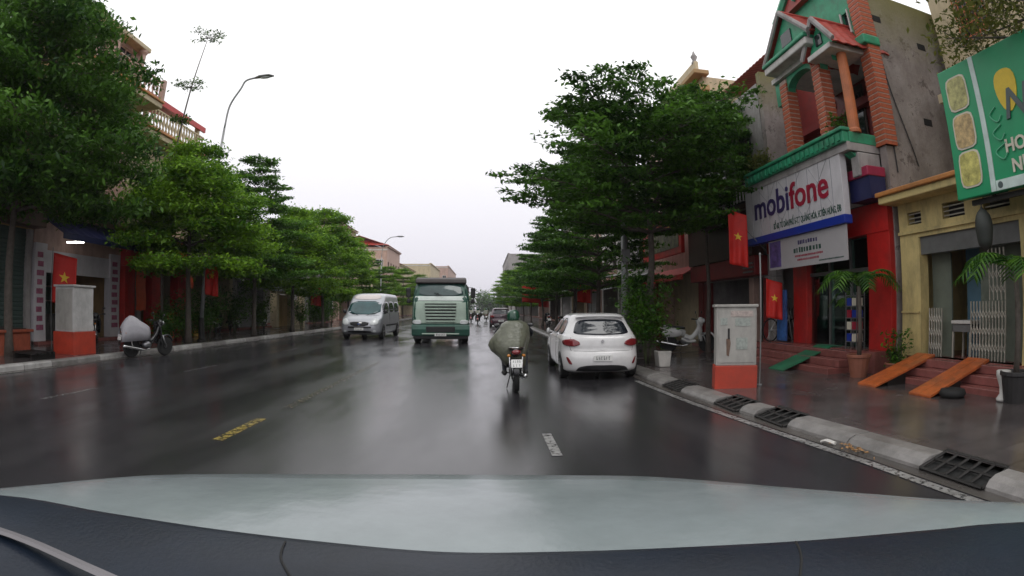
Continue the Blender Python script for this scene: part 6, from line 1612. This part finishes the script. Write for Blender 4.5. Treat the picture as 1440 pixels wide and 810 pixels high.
# bicycle and blue stand in the phone shop doorway
def bicycle(label):
    t = thing('bicycle', label, 'bicycle'); r = .30; Mx = Matrix.Rotation(R(90), 4, 'Y')
    for y in (0, 1.0):
        ring = [(0, y + r * math.cos(a * .2618), r + r * math.sin(a * .2618)) for a in range(25)]; wl = MB().tube(ring, .018, 6, False).build('wheel', 'tyre', t, smooth=True)
        m = MB()
        for k in range(6): m.tube([(0, y - r * math.cos(k * .5236), r - r * math.sin(k * .5236)), (0, y + r * math.cos(k * .5236), r + r * math.sin(k * .5236))], .003, 3)
        m.build('spokes', 'chrome', wl)
    for a, b_ in (((0, 0, r), (0, .40, .30)), ((0, .40, .30), (0, .30, .72)), ((0, .32, .66), (0, .82, .66)), ((0, .40, .30), (0, .80, .62)), ((0, 0, r), (0, .31, .66)), ((0, 1.0, r), (0, .80, .80))): MB().tube([a, b_], .017, 6).build('frame_tube', 'bike_white', t)
    MB().tube(smooth_path([(-.25, .70, .92), (-.1, .82, .90), (0, .80, .80), (.1, .82, .90), (.25, .70, .92)], 3), .012, 6).build('handlebar', 'chrome', t); MB().ell((0, .28, .75), (.07, .13, .035)).build('saddle', 'seat_vinyl', t, smooth=True)
    MB().box(-.14, .14, .9, 1.12, .68, .88).build('basket', 'steel_grey', t, bevel=.02)
    return t
o = bicycle('white framed bicycle standing beside the flag at the phone shop'); place(o, (7.55, 12.75, .60), R(-75))
t = thing('display_board', 'blue printed standing board beside the phone shop red pillar', 'sign', (7.6, 11.9, .6)); MB().box(7.6, 7.66, 12.05, 12.5, .64, 1.95).build('board', mat('blue_print', (.03, .10, .30), .4, var=.7, vscale=4), t, bevel=.01)
for y in (12.1, 12.45): MB().tube([(7.66, y, 1.6), (7.85, y, .61)], .012, 5).build('strut', 'steel_grey', t)
t = thing('display_rack', 'rack of small white and blue boxes at the shop entrance', 'rack', (7.65, 9.3, .6))
for z in (.75, 1.0, 1.25, 1.5, 1.72): MB().box(7.6, 7.85, 9.1, 9.5, z, z + .02).build('shelf', 'steel_grey', t)
for x in (7.6, 7.83):
    for y in (9.1, 9.48): MB().box(x, x + .02, y, y + .02, .6, 1.8).build('upright', 'steel_grey', t)
GX = 'boxes on the display rack'
for k, z in enumerate((.77, 1.02, 1.27, 1.52)):
    for j in range(2): MB().box(7.61, 7.8, 9.13 + .18 * j, 9.28 + .18 * j, z, z + .16).build('box', ['frame_white', 'blue_paint', 'logo_red'][(k * 2 + j) % 3], label='%s carton on the %s shelf of the display rack, %s side' % (['cream', 'blue', 'red'][(k * 2 + j) % 3], ['lowest', 'second', 'third', 'top'][k], ['pier', 'door'][j]), cat='box', group=GX)
# ================================================================== the car the camera rides in
mat('bonnet_paint', (0.215, 0.248, 0.255), 0.2, var=0.18, vscale=2.5, spec=0.5, bump=0.06, bscale=16, dirt=.12)
mat('dash_plastic', (0.006, 0.011, 0.021), 0.42, spec=.3, var=0.35, vscale=6, bump=0.06, bscale=200)
mat('dash_trim', (0.16, 0.15, 0.16), 0.4)
E_ = thing('own_car', 'wet silver white bonnet and dark dashboard of the car filming', 'car', (0, .6, 0))
hx = [-1.32, -1.22, -1.11, -.9, -.57, -.13, .33, .6, .91, 1.07, 1.19, 1.30]; hy = [.70, .89, 1.07, 1.26, 1.39, 1.46, 1.42, 1.30, 1.05, .87, .69, .5]
he = smooth_path([(a_, b_, 0) for a_, b_ in zip(hx, hy)], 4); rows = []
for j in range(13):
    v = j / 12                                   # 0 at the cowl, 1 at the leading edge
    row = []
    for p_ in he:
        y0 = .50 - .10 * p_.x ** 2; y = y0 + (p_.y - y0) * v
        z = 1.05 + .045 * math.sin(v * math.pi * .5 + math.pi * .5) + .02 * math.sin(v * math.pi) + .006 * math.exp(-((abs(p_.x) - .5) / .05) ** 2) * (1 - v)
        row.append((p_.x, y, z))
    rows.append(row)
rows.append([(x, y + .01, z - .06) for x, y, z in rows[-1]]); rows.append([(x, y - .03, z - .4) for x, y, z in rows[-1]])
MB().grid(rows).build('bonnet', 'bonnet_paint', E_, smooth=True)
edge = [(-.80, .28, 1.29), (-.58, .42, 1.293), (-.42, .455, 1.293), (-.28, .468, 1.293), (-.16, .47, 1.293), (-.04, .462, 1.293), (.08, .458, 1.293), (.21, .44, 1.293), (.35, .40, 1.293), (.45, .36, 1.293), (.54, .31, 1.293), (.80, .12, 1.29)]
ed = smooth_path(edge, 5)
rows = [[(p.x * 1.02, p.y + .03, p.z - .12) for p in ed], [(p.x, p.y + .01, p.z - .02) for p in ed], [tuple(p) for p in ed], [(p.x * .99, p.y - .02, p.z + .006) for p in ed], [(p.x * .97, p.y - .10, p.z + .004) for p in ed], [(p.x * .95, p.y - .25, p.z - .03) for p in ed]]
MB().grid(rows).build('dashboard', 'dash_plastic', E_, smooth=True)
for P in ([(-.19, .448, 1.2992), (-.187, .43, 1.2990), (-.18, .41, 1.2985), (-.16, .38, 1.298)], [(.285, .405, 1.2992), (.280, .39, 1.2990), (.27, .37, 1.2985), (.25, .34, 1.298)]):
    MB().tube(smooth_path(P, 4), .0013, 5).build('dash_seam', 'pit', E_)
MB().tube(smooth_path([(-.58, .33, 1.295), (-.45, .335, 1.30), (-.35, .325, 1.302), (-.2, .30, 1.302)], 4), [(.006, .003)] * 13, 6).build('trim_strip', 'dash_trim', E_)
for P, nm in (([(-.62, .66, 1.095), (-.42, .66, 1.125), (-.25, .645, 1.13), (-.16, .63, 1.128)], 'wiper'), ([(-.06, .60, 1.125), (.1, .60, 1.135), (.35, .60, 1.135), (.52, .60, 1.12)], 'wiper')):
    pp = smooth_path(P, 4); MB().tube(pp, [(.009, .012)] * len(pp), 6).build(nm, 'black_trim', E_, smooth=True)

# ================================================================== misty air
hz = MB().box(-520, 520, -80, 1020, -1.2, 26).build('haze', None, kind='stuff')
hm = bpy.data.materials.new('haze_air'); hm.use_nodes = True; n = hm.node_tree.nodes; n.clear()
pv = n.new('ShaderNodeVolumePrincipled'); pv.inputs['Color'].default_value = (.93, .93, .97, 1); pv.inputs['Density'].default_value = 0.0004; pv.inputs['Anisotropy'].default_value = 0.2
oo = n.new('ShaderNodeOutputMaterial'); hm.node_tree.links.new(pv.outputs[0], oo.inputs['Volume'])
hz.data.materials.append(hm)
